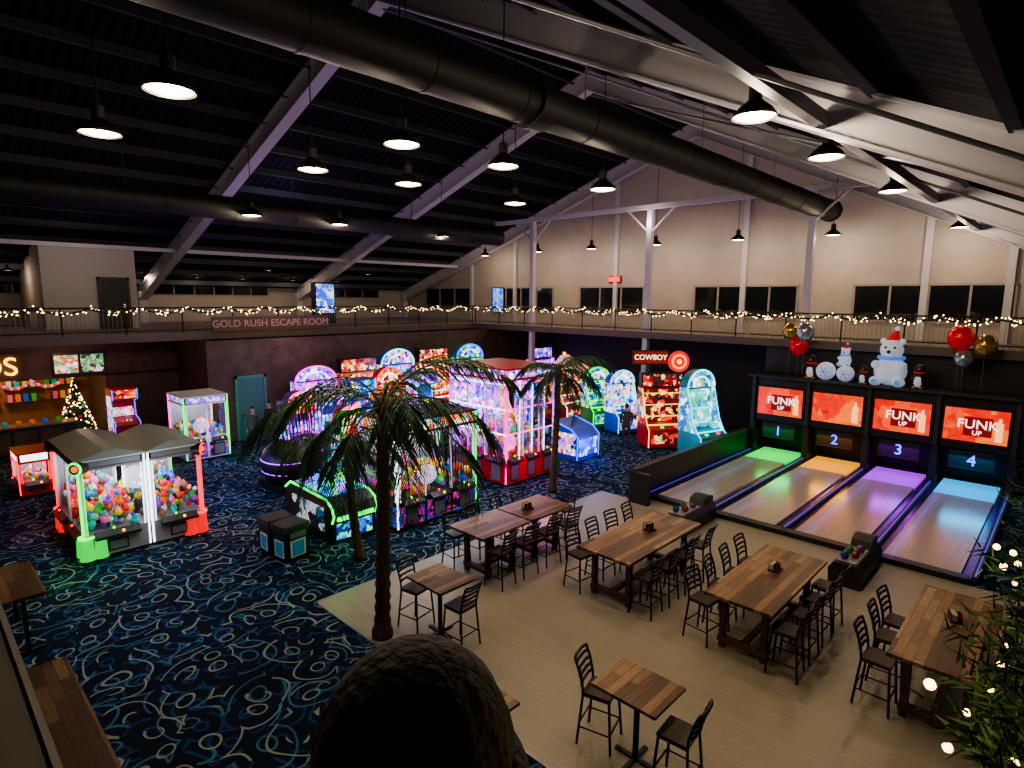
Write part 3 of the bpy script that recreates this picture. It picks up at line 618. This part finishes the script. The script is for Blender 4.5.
for i,(x,y,w,h,bd,ld,sc_) in enumerate(specs):
    if i%3==2: coin_game('arcade_redemption_game',(x,y,0),0,w+.2,1.0,h+.2,bd,ld,sc_,'arch')
    else: upright('arcade_cabinet',(x,y,0),0,w,1.0,h,bd,ld,sc_,(S2,S4,S1,S3)[i%4],arch=i%2==0)
for i,(x,y,h,bd,ld,sc_,tp) in enumerate([(-23.6,12.6,3.0,PURP,LM,S4,'arch'),(-23.6,14.8,3.2,YELP,LO,S2,'sign'),(-23.6,16.9,3.5,BLUEP,LC,S1,'arch'),(-23.6,19.2,3.4,REDP,LW,S2,'sign'),(-23.6,21.6,3.5,TEALP,LB,S3,'arch'),(-22,25.8,3.2,PURP,LP,S4,'sign')]):
    coin_game('arcade_redemption_game',(x,y,0),0,1.9,1.2,h,bd,ld,sc_,tp)
coin_game('carnival_tent_game',(-18.0,23.2,0),0,2.4,1.3,3.2,REDP,LW,S2,'tent')
coin_game('arch_top_game',(-16.1,22.8,0),-20,1.3,1.1,2.8,GRNP,LG,S3,'arch'); coin_game('arch_top_game',(-14.6,22.6,0),-20,1.3,1.1,2.8,BLUEP,LC,S1,'arch')
b=B('ticket_booth_game'); b.prism([(-.6,0),(.6,0),(.6,.9),(.3,1.15),(-.6,1.4)],-.65,.65,BLUEP)
b.box(.601,.62,-.55,.55,.15,.8,screen('snow_panel',[(.03,.15,.9),(.7,.8,1),(.02,.05,.6)],1.3,5)); b.box(-.5,.5,-.67,-.651,.2,1.0,S1)
for s in (-.66,.66): b.tube([(.6,s,.05),(.6,s,.9),(.3,s,1.16),(-.6,s,1.41)],.025,LB,seg=5)
b.done((-13.6,17.8,0))
o=coin_game('shooting_gallery_game',(-12.0,21.6,0),-35,1.8,1.2,3.0,REDP,LY,S2D,'sign')
b=B('sign'); b.box(-.05,.05,-.75,.75,-.3,.3,BLK); b.box(.05,.06,-.7,.7,-.25,.25,glow('sign_dark_red',(.5,.04,.02),.35)); b.cyl((-.05,0,-.3),(-.05,0,-.58),.04,BLK)
s1=b.done((-12.8,21.7,3.6),-45); text('lettering','COWBOY',(-12.75,21.64,3.6),(90,0,45),.3,glow('txt',(.9,.85,.7),1.8),s1)
b=B('sign_disc'); b.cyl((0,0,0),(.1,0,0),.42,LR2,seg=24); b.cyl((.1,0,0),(.12,0,0),.30,LO,seg=20); b.cyl((.12,0,0),(.13,0,0),.22,LR2,seg=16); b.cyl((.13,0,0),(.14,0,0),.1,LY,seg=16); b.cyl((0,0,-.42),(0,0,-.9),.05,BLK); s2=b.done((-11.45,21.55,3.55),-45)
bpy.context.view_layer.update()
for q in (s1,s2):
    mw=q.matrix_world.copy(); q.parent=o; q.matrix_parent_inverse=o.matrix_world.inverted(); 
coin_game('ocean_coin_game',(-10.25,21.5,0),-18,1.4,1.2,3.3,TEALP,LC,screen('ocean_screen',[(.01,.3,.5),(.02,.6,.6),(.8,.9,.9),(.01,.1,.4),(.1,.5,.2)],1.7,6),'arch')
# ------------------------------------------------------------------ left storefront
b=B('wall_storefront')
XS=-28.5
b.box(XS-.2,XS,-6,3.1,2.8,4.2,WALLD); b.box(XS-.2,XS,3.1,8.6,2.75,4.2,WALLD); b.box(XS-.2,XS,5.9,8.6,0,2.8,WALLD)
b.box(XS-4,XS-.2,5.9,6.1,0,4.2,WALLD)
b.box(-28.5,-25,8.6,8.75,0,4.2,WALLD); b.box(-25.2,-25,8.75,27.3,0,4.2,WALLD)
b.done()
b=B('concession_backwall'); b.box(XS-3.5,XS-3.4,-6,5.9,0,4.2,pm('warm_interior',(.3,.16,.08),.8))
for k in range(6):
    b.box(XS-3.4,XS-3.1,-2+k*1.25,-.9+k*1.25,1.5,1.55,WOODTX); b.box(XS-3.4,XS-3.1,-2+k*1.25,-.9+k*1.25,2.1,2.15,WOODTX)
    for j in range(4): b.box(XS-3.35,XS-3.15,-1.9+k*1.25+j*.26,-1.75+k*1.25+j*.26,1.55,1.85,random.choice(PRZ)); b.box(XS-3.35,XS-3.15,-1.9+k*1.25+j*.26,-1.75+k*1.25+j*.26,2.15,2.4,random.choice(PRZ))
b.done()
b=B('concession_counter'); b.box(XS-.3,XS+.3,-6,4.7,0,1.05,BLK); b.box(XS-.4,XS+.4,-6,4.75,1.05,1.1,pm('counter_top',(.2,.15,.1),.3))
for k in range(8): b.box(XS+.3,XS+.31,-2+k*.8,-1.3+k*.8,.15,.9,WALLD)
for k in range(14): b.sph((XS+.1,-1+k*.4,1.2),.1,random.choice(PRZ),seg=8,ring=5)
b.done()
b=B('holiday_swag')
for k in range(40):
    y=.5+k*.1; b.sph((XS+.12,y,2.75-.25*math.sin((k%10)/10*math.pi)),.07,LR2 if k%2 else pm('swag_white',(.7,.7,.7),.7,0,(.7,.7,.7),.3),seg=6,ring=4)
b.done()
ss=glow('sign_yellow',(1,.5,.04),4)
b=B('concession_sign'); b.box(XS,XS+.05,-1,3.7,2.85,3.8,WALLD); so=b.done(); text('letters','COMBOS',(XS+.1,1.2,3.3),(90,0,90),.95,ss,so,.05)
b=B('menu_board'); b.box(XS+.02,XS+.1,4.2,5.9,2.85,3.75,BLK); b.box(XS+.1,XS+.12,4.25,5.0,2.95,3.65,screen('menu_a',[(.8,.65,.2),(.8,.8,.8),(.1,.4,.2),(.7,.1,.05)],1.3,7)); b.box(XS+.1,XS+.12,5.1,5.85,2.95,3.65,screen('menu_b',[(.08,.35,.15),(.7,.7,.7),(.6,.5,.2),(.02,.05,.03)],1.2,7)); b.done()
light('concession_light','POINT',(XS-1.8,2.5,3.6),200,(1,.55,.25),.3); light('concession_light','POINT',(XS-1.5,-2,3.6),120,(1,.55,.25),.3)
light('storefront_light','POINT',(XS+1.6,4.5,3.9),45,(1,.6,.35),.2); light('storefront_light','POINT',(-24,12,4.1),25,(1,.6,.5),.2)
def xmas_tree(loc,h,r,nl,lr):
    b=B('christmas_tree')
    b.cyl((0,0,0),(0,0,h*.2),.05,pm('bark',(.08,.05,.03),.9))
    for i in range(900):
        t=R()**.7; z=h*(.1+.9*(1-t)); rr=r*t; a=R()*6.28; 
        p=Vector((rr*.4*math.cos(a),rr*.4*math.sin(a),z)); q=Vector((rr*math.cos(a),rr*math.sin(a),z-.12*h*t)); w=Vector((-math.sin(a),math.cos(a),.3))*.05
        b.add([p-w,p+w,q],[(0,1,2)],PINE if R()<.5 else PINE2)
    for i in range(nl):
        t=R()**.6; z=h*(.08+.9*(1-t)); a=R()*6.28; b.oct((r*t*.95*math.cos(a),r*t*.95*math.sin(a),z),lr,FAIRY)
    for i in range(20):
        t=R()**.6; z=h*(.08+.9*(1-t)); a=R()*6.28; b.sph((r*t*.95*math.cos(a),r*t*.95*math.sin(a),z),.06,random.choice(PRZ),seg=6,ring=4)
    b.oct((0,0,h+.08),.12,LY)
    return b.done(loc)
xmas_tree((XS-1.2,5.0,0),2.6,.8,150,.026)
DF=pm('door_frame_green',(.05,.25,.18),.5)
b=B('door_2'); b.box(-24.99,-24.93,9.7,10.8,0,2.6,pm('teal_door',(.04,.16,.14),.5)); b.box(-24.99,-24.9,9.6,9.7,0,2.7,DF); b.box(-24.99,-24.9,10.8,10.9,0,2.7,DF); b.box(-24.99,-24.9,9.6,10.9,2.6,2.7,DF); b.cyl((-24.9,9.85,1.05),(-24.85,9.85,1.05),.05,CHROME); b.done()
light('door_light','POINT',(-24.0,10.2,3.6),10,(.4,1,.75),.1)
b=B('escape_room_sign'); b.box(-25.92,-25.84,9.2,14.4,4.52,5.12,pm('sign_board',(.12,.07,.05),.7)); so=b.done()
text('letters','GOLD RUSH ESCAPE ROOM',(-25.82,11.8,4.82),(90,0,90),.42,pm('sign_letters',(.5,.38,.28),.6),so)
# ------------------------------------------------------------------ inflatables
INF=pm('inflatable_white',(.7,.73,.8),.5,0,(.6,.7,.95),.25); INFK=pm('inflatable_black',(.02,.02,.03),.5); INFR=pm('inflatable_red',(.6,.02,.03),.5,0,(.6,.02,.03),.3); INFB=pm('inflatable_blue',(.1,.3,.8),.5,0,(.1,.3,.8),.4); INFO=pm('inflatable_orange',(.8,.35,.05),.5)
def polar_bear(loc,s,hat=True,rot=0):
    b=B('inflatable_polar_bear')
    b.sph((0,0,.42),.42,INF,sc=(1,.8,1),seg=16,ring=10); b.sph((0,-.05,1.02),.3,INF,sc=(1,.9,.9),seg=16,ring=10); b.sph((0,-.3,.95),.14,INF,sc=(1,.9,.8)); b.sph((0,-.43,.99),.05,INFK)
    for k in (-1,1):
        b.sph((k*.11,-.29,1.1),.035,INFK,seg=8,ring=5); b.sph((k*.23,0,1.26),.09,INF); b.sph((k*.32,-.25,.6),.15,INF,sc=(.8,1.3,.8)); b.sph((k*.28,-.32,.14),.17,INF,sc=(1,1.0,.8)); b.cyl((k*.28,-.48,.14),(k*.28,-.495,.14),.08,INFB)
    b.tube([(.3*math.cos(t),.27*math.sin(t)-.03,.8) for t in [2*math.pi*i/16 for i in range(17)]],.06,INFB,caps=False)
    if hat: b.cyl((0,0,1.25),(.08,0,1.6),.2,INFR,r1=.03); b.cyl((0,0,1.22),(0,0,1.3),.22,INF); b.sph((.08,0,1.62),.07,INF)
    return b.done(loc,rot,scale=s)
SZ=3.12
polar_bear((-4.6,23.58,SZ),1.2); polar_bear((-6.0,23.5,SZ+.55),.5)
def snowball(x,y,z,r):
    b=B('inflatable_snowflake_ball'); b.sph((0,0,r),r,INF,seg=16,ring=10)
    for k in range(3):
        t=k*math.pi/3; c,s=math.cos(t)*r*.6,math.sin(t)*r*.6; b.tube([(-c,-r*.82,r-s),(0,-r*1.01,r),(c,-r*.82,r+s)],r*.06,INFB,seg=4)
    return b.done((x,y,z))
snowball(-6.6,23.5,SZ,.33); snowball(-5.95,23.5,SZ,.29)
def penguin(x,y,z,s=1):
    b=B('inflatable_penguin'); b.sph((0,0,.3),.22,INFK,sc=(1,.9,1.3)); b.sph((0,-.07,.27),.18,INF,sc=(.85,.8,1.25)); b.sph((0,0,.66),.16,INFK); b.sph((0,-.06,.65),.12,INF,sc=(.9,.8,.8)); b.cyl((0,-.13,.65),(0,-.24,.63),.035,INFO,r1=.005)
    for k in (-1,1): b.sph((k*.05,-.15,.7),.018,INFK,seg=6,ring=4); b.sph((k*.22,0,.33),.07,INFK,sc=(.5,.8,2)); b.sph((k*.09,-.1,.04),.07,INFO,sc=(1,1.4,.5))
    b.tube([(.14*math.cos(t),.14*math.sin(t),.53) for t in [2*math.pi*i/12 for i in range(13)]],.03,INFR,caps=False)
    return b.done((x,y,z),scale=s)
penguin(-7.1,23.5,SZ,1.1); penguin(-3.75,23.5,SZ,1.0); penguin(-5.35,23.35,SZ,.8)
FR=pm('foil_red',(.6,.01,.01),.25,.3,(.6,.01,.01),.2); FG=pm('foil_gold',(.5,.33,.08),.2,.7); FS=pm('foil_silver',(.4,.45,.5),.2,.7)
def balloon(x,y,z,r,mt):
    b=B('balloon'); b.sph((0,0,0),r,mt,sc=(1,1,1.12),seg=16,ring=12); b.cyl((0,0,-r*1.1),(0,0,-r*1.28),.01,mt,r1=.04,seg=6); b.cyl((0,0,-r*1.2),(0,0,SZ-z+.02),.006,GREY,seg=4); b.done((x,y,z))
balloon(-7.6,23.5,4.3,.32,FR); balloon(-7.9,23.4,4.85,.28,FG); balloon(-7.35,23.3,4.85,.32,FS)
balloon(-2.75,23.45,4.85,.36,FR); balloon(-2.1,23.4,4.65,.32,FG); balloon(-2.6,23.4,4.2,.27,FS)
# ------------------------------------------------------------------ palms
TR_=pm('palm_trunk',(.08,.052,.035),.9,noise=.4,nscale=20,bump=.6); FRD=pm('palm_frond',(.010,.045,.022),.7); FRD2=pm('palm_frond_light',(.03,.085,.035),.7)
def palm(loc,h,L,nf,lean=.15,seed=1,tr=.11):
    rnd=random.Random(seed); b=B('palm_tree')
    pts=[];rr=[]
    N=int(h*9)
    for i in range(N+1):
        t=i/N; pts.append((lean*math.sin(t*1.8),lean*.4*t,h*t)); rr.append(tr*(1.15-.35*t)*(1.13 if i%2 else .92)+(.06*(1-t*12) if t<.083 else 0))
    b.tube(pts,tr,TR_,seg=10,radii=rr)
    top=Vector(pts[-1])
    b.sph(top,tr*1.4,TR_,sc=(1,1,1.5),seg=10,ring=6)
    for k in range(nf):
        az=2*math.pi*k/nf*2.4+rnd.uniform(-.3,.3); el=rad(-20+88*(k/nf)**.9)+rnd.uniform(-.1,.1); l=L*rnd.uniform(.8,1.1)
        n_=16; p=top.copy(); path=[p.copy()]; e=el
        for i in range(n_):
            p=p+Vector((math.cos(az)*math.cos(e),math.sin(az)*math.cos(e),math.sin(e)))*(l/n_); e-=rad(rnd.uniform(5,8.5)); path.append(p.copy())
        b.tube(path,.02,FRD2,seg=4,radii=[.022*(1-.8*i/n_) for i in range(n_+1)])
        side=Vector((-math.sin(az),math.cos(az),0))
        for i in range(2,n_+1):
            for sub in (0,.5):
                if i==n_ and sub: continue
                q=path[i] if not sub else (path[i]+path[i+1])/2
                d=(path[min(i+1,n_)]-path[i-1]).normalized(); ll=l*.26*math.sin(math.pi*(.12+.86*(i+sub)/ (n_+1)))+.08
                for s in (-1,1):
                    dr=(side*s*.7+d*.8+Vector((0,0,-.5+rnd.uniform(-.15,.2)))).normalized()
                    mid=q+dr*ll*.5+Vector((0,0,.02)); tip=q+dr*ll+Vector((0,0,-ll*.3)); w=d*.019
                    b.add([q-w*.5,q+w*.5,mid+w,tip,mid-w],[(0,1,2,3,4)],FRD if rnd.random()<.6 else FRD2)
    return b.done(loc)
palm((-8.45,5.55,0),4.15,2.6,17,.1,3,.12); palm((-11.5,13.9,0),3.75,1.8,16,.12,5,.1); palm((-11.5,7.0,0),2.6,2.0,12,-.25,9,.1)
# ------------------------------------------------------------------ people
SKIN=pm('skin',(.45,.27,.19),.6); HAIR=pm('hair_dark',(.02,.014,.01),.7); JEAN=pm('jeans_dark',(.02,.025,.045),.8); SHOE=pm('shoes',(.02,.02,.02),.6)
def skin_mesh(name,verts,edges,rad_,matf,mats,parent,root=0,sub=2):
    me=bpy.data.meshes.new(name); me.from_pydata(verts,edges,[]); o=bpy.data.objects.new(name,me); bpy.context.collection.objects.link(o)
    s=o.modifiers.new('skin','SKIN'); 
    for i,r_ in enumerate(rad_):
        sv=me.skin_vertices[0].data[i]; sv.radius=(r_,r_) if not isinstance(r_,tuple) else r_; sv.use_root=(i==root)
    u=o.modifiers.new('sub','SUBSURF'); u.levels=sub; u.render_levels=sub
    bpy.context.view_layer.update(); dg=bpy.context.evaluated_depsgraph_get(); nm=bpy.data.meshes.new_from_object(o.evaluated_get(dg))
    bpy.data.objects.remove(o)
    no=bpy.data.objects.new(name,nm); bpy.context.collection.objects.link(no); nm.materials.clear()
    for m_ in mats: nm.materials.append(m_)
    for p in nm.polygons: p.material_index=matf(p.center); p.use_smooth=True
    no.parent=parent; return no
def person(loc,rot,h=1.8,top=BLK,pants=JEAN,hair=HAIR,name='standing_person'):
    s=h/1.75
    e=bpy.data.objects.new(name,None); bpy.context.collection.objects.link(e); e.location=loc; e.rotation_euler=(0,0,rad(rot)); e.scale=(s,)*3
    V_=[(0,0,.93),(0,0,1.08),(0,.01,1.25),(0,.01,1.40),(0,0,1.49),(0,-.005,1.56)]
    E_=[(0,1),(1,2),(2,3),(3,4),(4,5)]; Rr=[(.155,.11),(.135,.10),(.165,.11),(.13,.09),(.055,.055),(.05,.05)]
    hd=[]
    for k in (-1,1):
        i=len(V_); V_+=[(k*.18,.01,1.40),(k*.22,.02,1.13),(k*.20,-.12,.93)]; Rr+=[(.062,.062),(.045,.045),(.032,.032)]; E_+=[(3,i),(i,i+1),(i+1,i+2)]; hd.append((k*.20,-.12,.93))
        i=len(V_); V_+=[(k*.095,0,.86),(k*.10,-.02,.48),(k*.105,.02,.09),(k*.11,-.13,.04)]; Rr+=[(.095,.095),(.06,.065),(.042,.045),(.045,.03)]; E_+=[(0,i),(i,i+1),(i+1,i+2),(i+2,i+3)]
    def mf(c): return 3 if c.z<.1 else (1 if c.z<.92 and abs(c.x)<.19 and not (c.y<-.09 and c.z>.3) else (2 if c.z>1.47 else 0))
    skin_mesh('body',V_,E_,Rr,mf,[top,pants,SKIN,SHOE],e)
    b=B('head'); b.sph((0,0,1.64),.1,SKIN,sc=(.78,.95,1.15),seg=18,ring=14); b.sph((0,-.04,1.58),.06,SKIN,sc=(.85,.9,.8)); b.cyl((0,-.09,1.65),(0,-.115,1.615),.01,SKIN,r1=.016,seg=8); b.sph((0,-.088,1.585),.02,pm('lips',(.4,.15,.12),.5),sc=(1.1,.4,.3),seg=8,ring=5)
    for k in (-1,1): b.sph((k*.032,-.083,1.645),.012,WHT,seg=8,ring=6); b.sph((k*.032,-.093,1.645),.006,HAIR,seg=6,ring=4); b.sph((k*.08,0,1.63),.022,SKIN,sc=(.4,.8,1.2),seg=8,ring=5)
    b.done(parent=e)
    b=B('hair'); b.sph((0,.015,1.67),.107,hair,sc=(.82,.95,1.0),seg=16,ring=10); b.done(parent=e)
    for (x,y,z) in hd:
        b=B('hand'); b.sph((x,y-.03,z-.03),.04,SKIN,sc=(.5,.9,1.1),seg=10,ring=7)
        for f in range(4):
            L=(.06,.068,.064,.05)[f]; yy=y-.055+.02*f
            b.tube([(x,yy,z-.06),(x*.97,yy-.01,z-.06-L*.5),(x*.93,yy-.005,z-.06-L)],.008,SKIN,seg=6,radii=[.0095,.0085,.006])
        b.tube([(x,y-.055,z-.02),(x*.93,y-.085,z-.05),(x*.9,y-.085,z-.075)],.009,SKIN,seg=6,radii=[.011,.01,.007]); b.done(parent=e)
    return e
person((-12.95,20.3,0),-150,1.8,pm('dark_jacket',(.03,.03,.035),.8)); person((-22.6,9.3,0),60,1.8,pm('grey_hoodie',(.06,.06,.07),.8)); person((-23.6,10.4,0),30,1.75,pm('black_shirt',(.02,.02,.025),.8))
e=bpy.data.objects.new('leaning_person_in_black_beanie',None); bpy.context.collection.objects.link(e); e.location=(-.53,0,MZ-.005)
RJ=pm('red_jacket',(.5,.01,.03),.7); KJ=pm('black_knit',(.004,.004,.0045),.85,noise=.4,nscale=60,bump=.6)
V_=[(0,-.22,.64),(0,-.12,.75),(0,.02,.86),(0,.16,.92),(0,.26,.93),(0,.32,.95)]; E_=[(0,1),(1,2),(2,3),(3,4),(4,5)]; Rr=[(.13,.10),(.12,.10),(.14,.10),(.11,.08),(.05,.05),(.05,.05)]
for k in (-1,1):
    i=len(V_); V_+=[(k*.14,.15,.89),(k*.20,.12,.69),(k*.12,.10,.56)]; Rr+=[(.055,.055),(.042,.042),(.03,.03)]; E_+=[(3,i),(i,i+1),(i+1,i+2)]
    i=len(V_); V_+=[(k*.08,-.24,.58),(k*.085,-.22,.34),(k*.09,-.24,.09),(k*.095,-.15,.055)]; Rr+=[(.08,.08),(.055,.055),(.038,.038),(.04,.028)]; E_+=[(0,i),(i,i+1),(i+1,i+2),(i+2,i+3)]
skin_mesh('body',V_,E_,Rr,lambda c:2 if c.z<.11 else (1 if c.z<.6 and c.y<-.05 else 0),[RJ,JEAN,SHOE],e)
b=B('head'); b.sph((0,.41,.955),.095,SKIN,sc=(.82,.95,1.15),seg=16,ring=12); b.cyl((0,.50,.94),(0,.525,.915),.01,SKIN,r1=.015)
for k in (-1,1): b.sph((k*.085,.40,.92),.02,SKIN,sc=(.4,.8,1.2)); b.sph((k*.033,.495,.955),.011,WHT,seg=8,ring=5)
b.sph((0,.498,.90),.018,pm('lips',(0,0,0)),sc=(1.1,.4,.3),seg=8,ring=5); b.done(parent=e)
b=B('beanie'); n_=28
for i in range(10):
    def rg(j):
        p=math.pi*.56*j/10; return (math.sin(p),math.cos(p))
    a0=rg(i);a1=rg(i+1); vs=[]
    for (r_,z) in (a0,a1):
        for k in range(n_*2):
            t=2*math.pi*k/(n_*2); q=1+.018*math.cos(t*n_/2)*r_
            vs.append((.118*r_*q*math.cos(t),.39+.122*r_*q*math.sin(t),.955+.142*z))
    m_=n_*2; b.add(vs,[(k,(k+1)%m_,m_+(k+1)%m_,m_+k) for k in range(m_)],KJ,True)
b.tube([(.119*math.cos(t),.39+.123*math.sin(t),.925) for t in [2*math.pi*i/32 for i in range(33)]],.02,KJ,seg=8,caps=False); b.done(parent=e)
for k in (-1,1):
    b=B('hand'); x=k*.11; b.sph((x,.10,.53),.03,SKIN,sc=(1,1.1,.5),seg=10,ring=6)
    for f in range(4): b.tube([(x-.022+.015*f,.115,.53),(x-.022+.015*f,.14,.532),(x-.022+.015*f,.158,.515)],.007,SKIN,seg=6)
    b.tube([(x-k*.02,.09,.53),(x-k*.04,.11,.528),(x-k*.045,.125,.523)],.008,SKIN,seg=6); b.done(parent=e)
# ------------------------------------------------------------------ machine glow lights
for (x,y,z,en,c) in ((-15.0,2.2,.6,14,(.02,1,.1)),(-19.0,2.0,.6,14,(1,.03,.03)),(-15.1,5.4,.7,12,(1,.05,.03)),(-15.0,3.8,1.6,30,(.8,.9,1)),(-22.2,7.7,1.2,30,(.6,.4,1)),(-22.3,8.8,.6,12,(.02,1,.1)),(-21.8,2.7,.8,8,(1,.05,.04)),
  (-12.1,6.9,.8,12,(.05,1,.2)),(-11.7,9.8,1.2,24,(.7,.75,1)),(-12.0,14.0,1.2,50,(1,.15,.7)),(-15,12.6,1.5,40,(.8,.15,1)),(-12.6,17.6,.7,35,(.05,.15,1)),(-10.2,20.0,1.2,25,(.05,.6,1)),(-12.0,19.6,1.0,24,(1,.3,.1)),(-14.6,21.2,1.2,30,(.1,.5,1)),(-16.5,18.5,1.5,60,(.3,.3,1)),
  (-18.8,12.6,2.2,70,(.7,.15,1)),(-18.8,9.2,2.0,50,(.8,.1,1)),(-21.8,12,2.5,70,(.6,.2,1)),(-21.8,17,2.5,90,(.3,.35,1)),(-19.5,21.5,2.8,70,(1,.3,.4)),(-17.8,6.6,1.2,30,(.15,.2,1)),(-20.5,5.4,1.4,40,(.05,.15,1)),(-16.5,12.5,3.2,50,(.4,.25,1)),(-12,3,2.2,35,(.1,.25,1)),(-14,20,3.6,30,(.3,.4,1))):
    light('arcade_glow','POINT',(x,y,z),en,c,.3)
for k in range(5): light('lane_glow','AREA',(-9.02+1.98*k+(.25 if k<4 else -.25),19.5,.5),3.5,(.15,.1,1),.1,sy=7)
light('added_uplight','POINT',(-14.6,24,9.4),90,(1,.8,.7),.5)  # upward fill lights without fixtures, added to brighten the upper gable and roof
light('added_uplight','POINT',(-5,24,7.6),45,(1,.8,.7),.5)
light('added_uplight','POINT',(-24,12,9.6),60,(.75,.65,1),.5)
w=bpy.data.worlds.new('world'); bpy.context.scene.world=w; w.use_nodes=True; w.node_tree.nodes['Background'].inputs[0].default_value=(.03,.03,.06,1); w.node_tree.nodes['Background'].inputs[1].default_value=.1
try: bpy.context.scene.view_settings.look='AgX - Medium High Contrast'
except Exception: pass
# ------------------------------------------------------------------ camera
ph,t,r=rad(43.68),rad(8.26),rad(.46)
fw=Vector((-math.sin(ph)*math.cos(t),math.cos(ph)*math.cos(t),-math.sin(t))); rt=Vector((math.cos(ph),math.sin(ph),0)); up=rt.cross(fw)
rt2=rt*math.cos(r)+up*math.sin(r); up2=up*math.cos(r)-rt*math.sin(r)
c=bpy.data.cameras.new('camera'); co=bpy.data.objects.new('camera',c); bpy.context.collection.objects.link(co)
M=Matrix((( rt2.x,up2.x,-fw.x,0),(rt2.y,up2.y,-fw.y,0),(rt2.z,up2.z,-fw.z,6),(0,0,0,1)))
co.matrix_world=M; c.sensor_width=36; c.lens=594.14*36/1024; c.clip_start=.05; c.clip_end=200
bpy.context.scene.camera=co
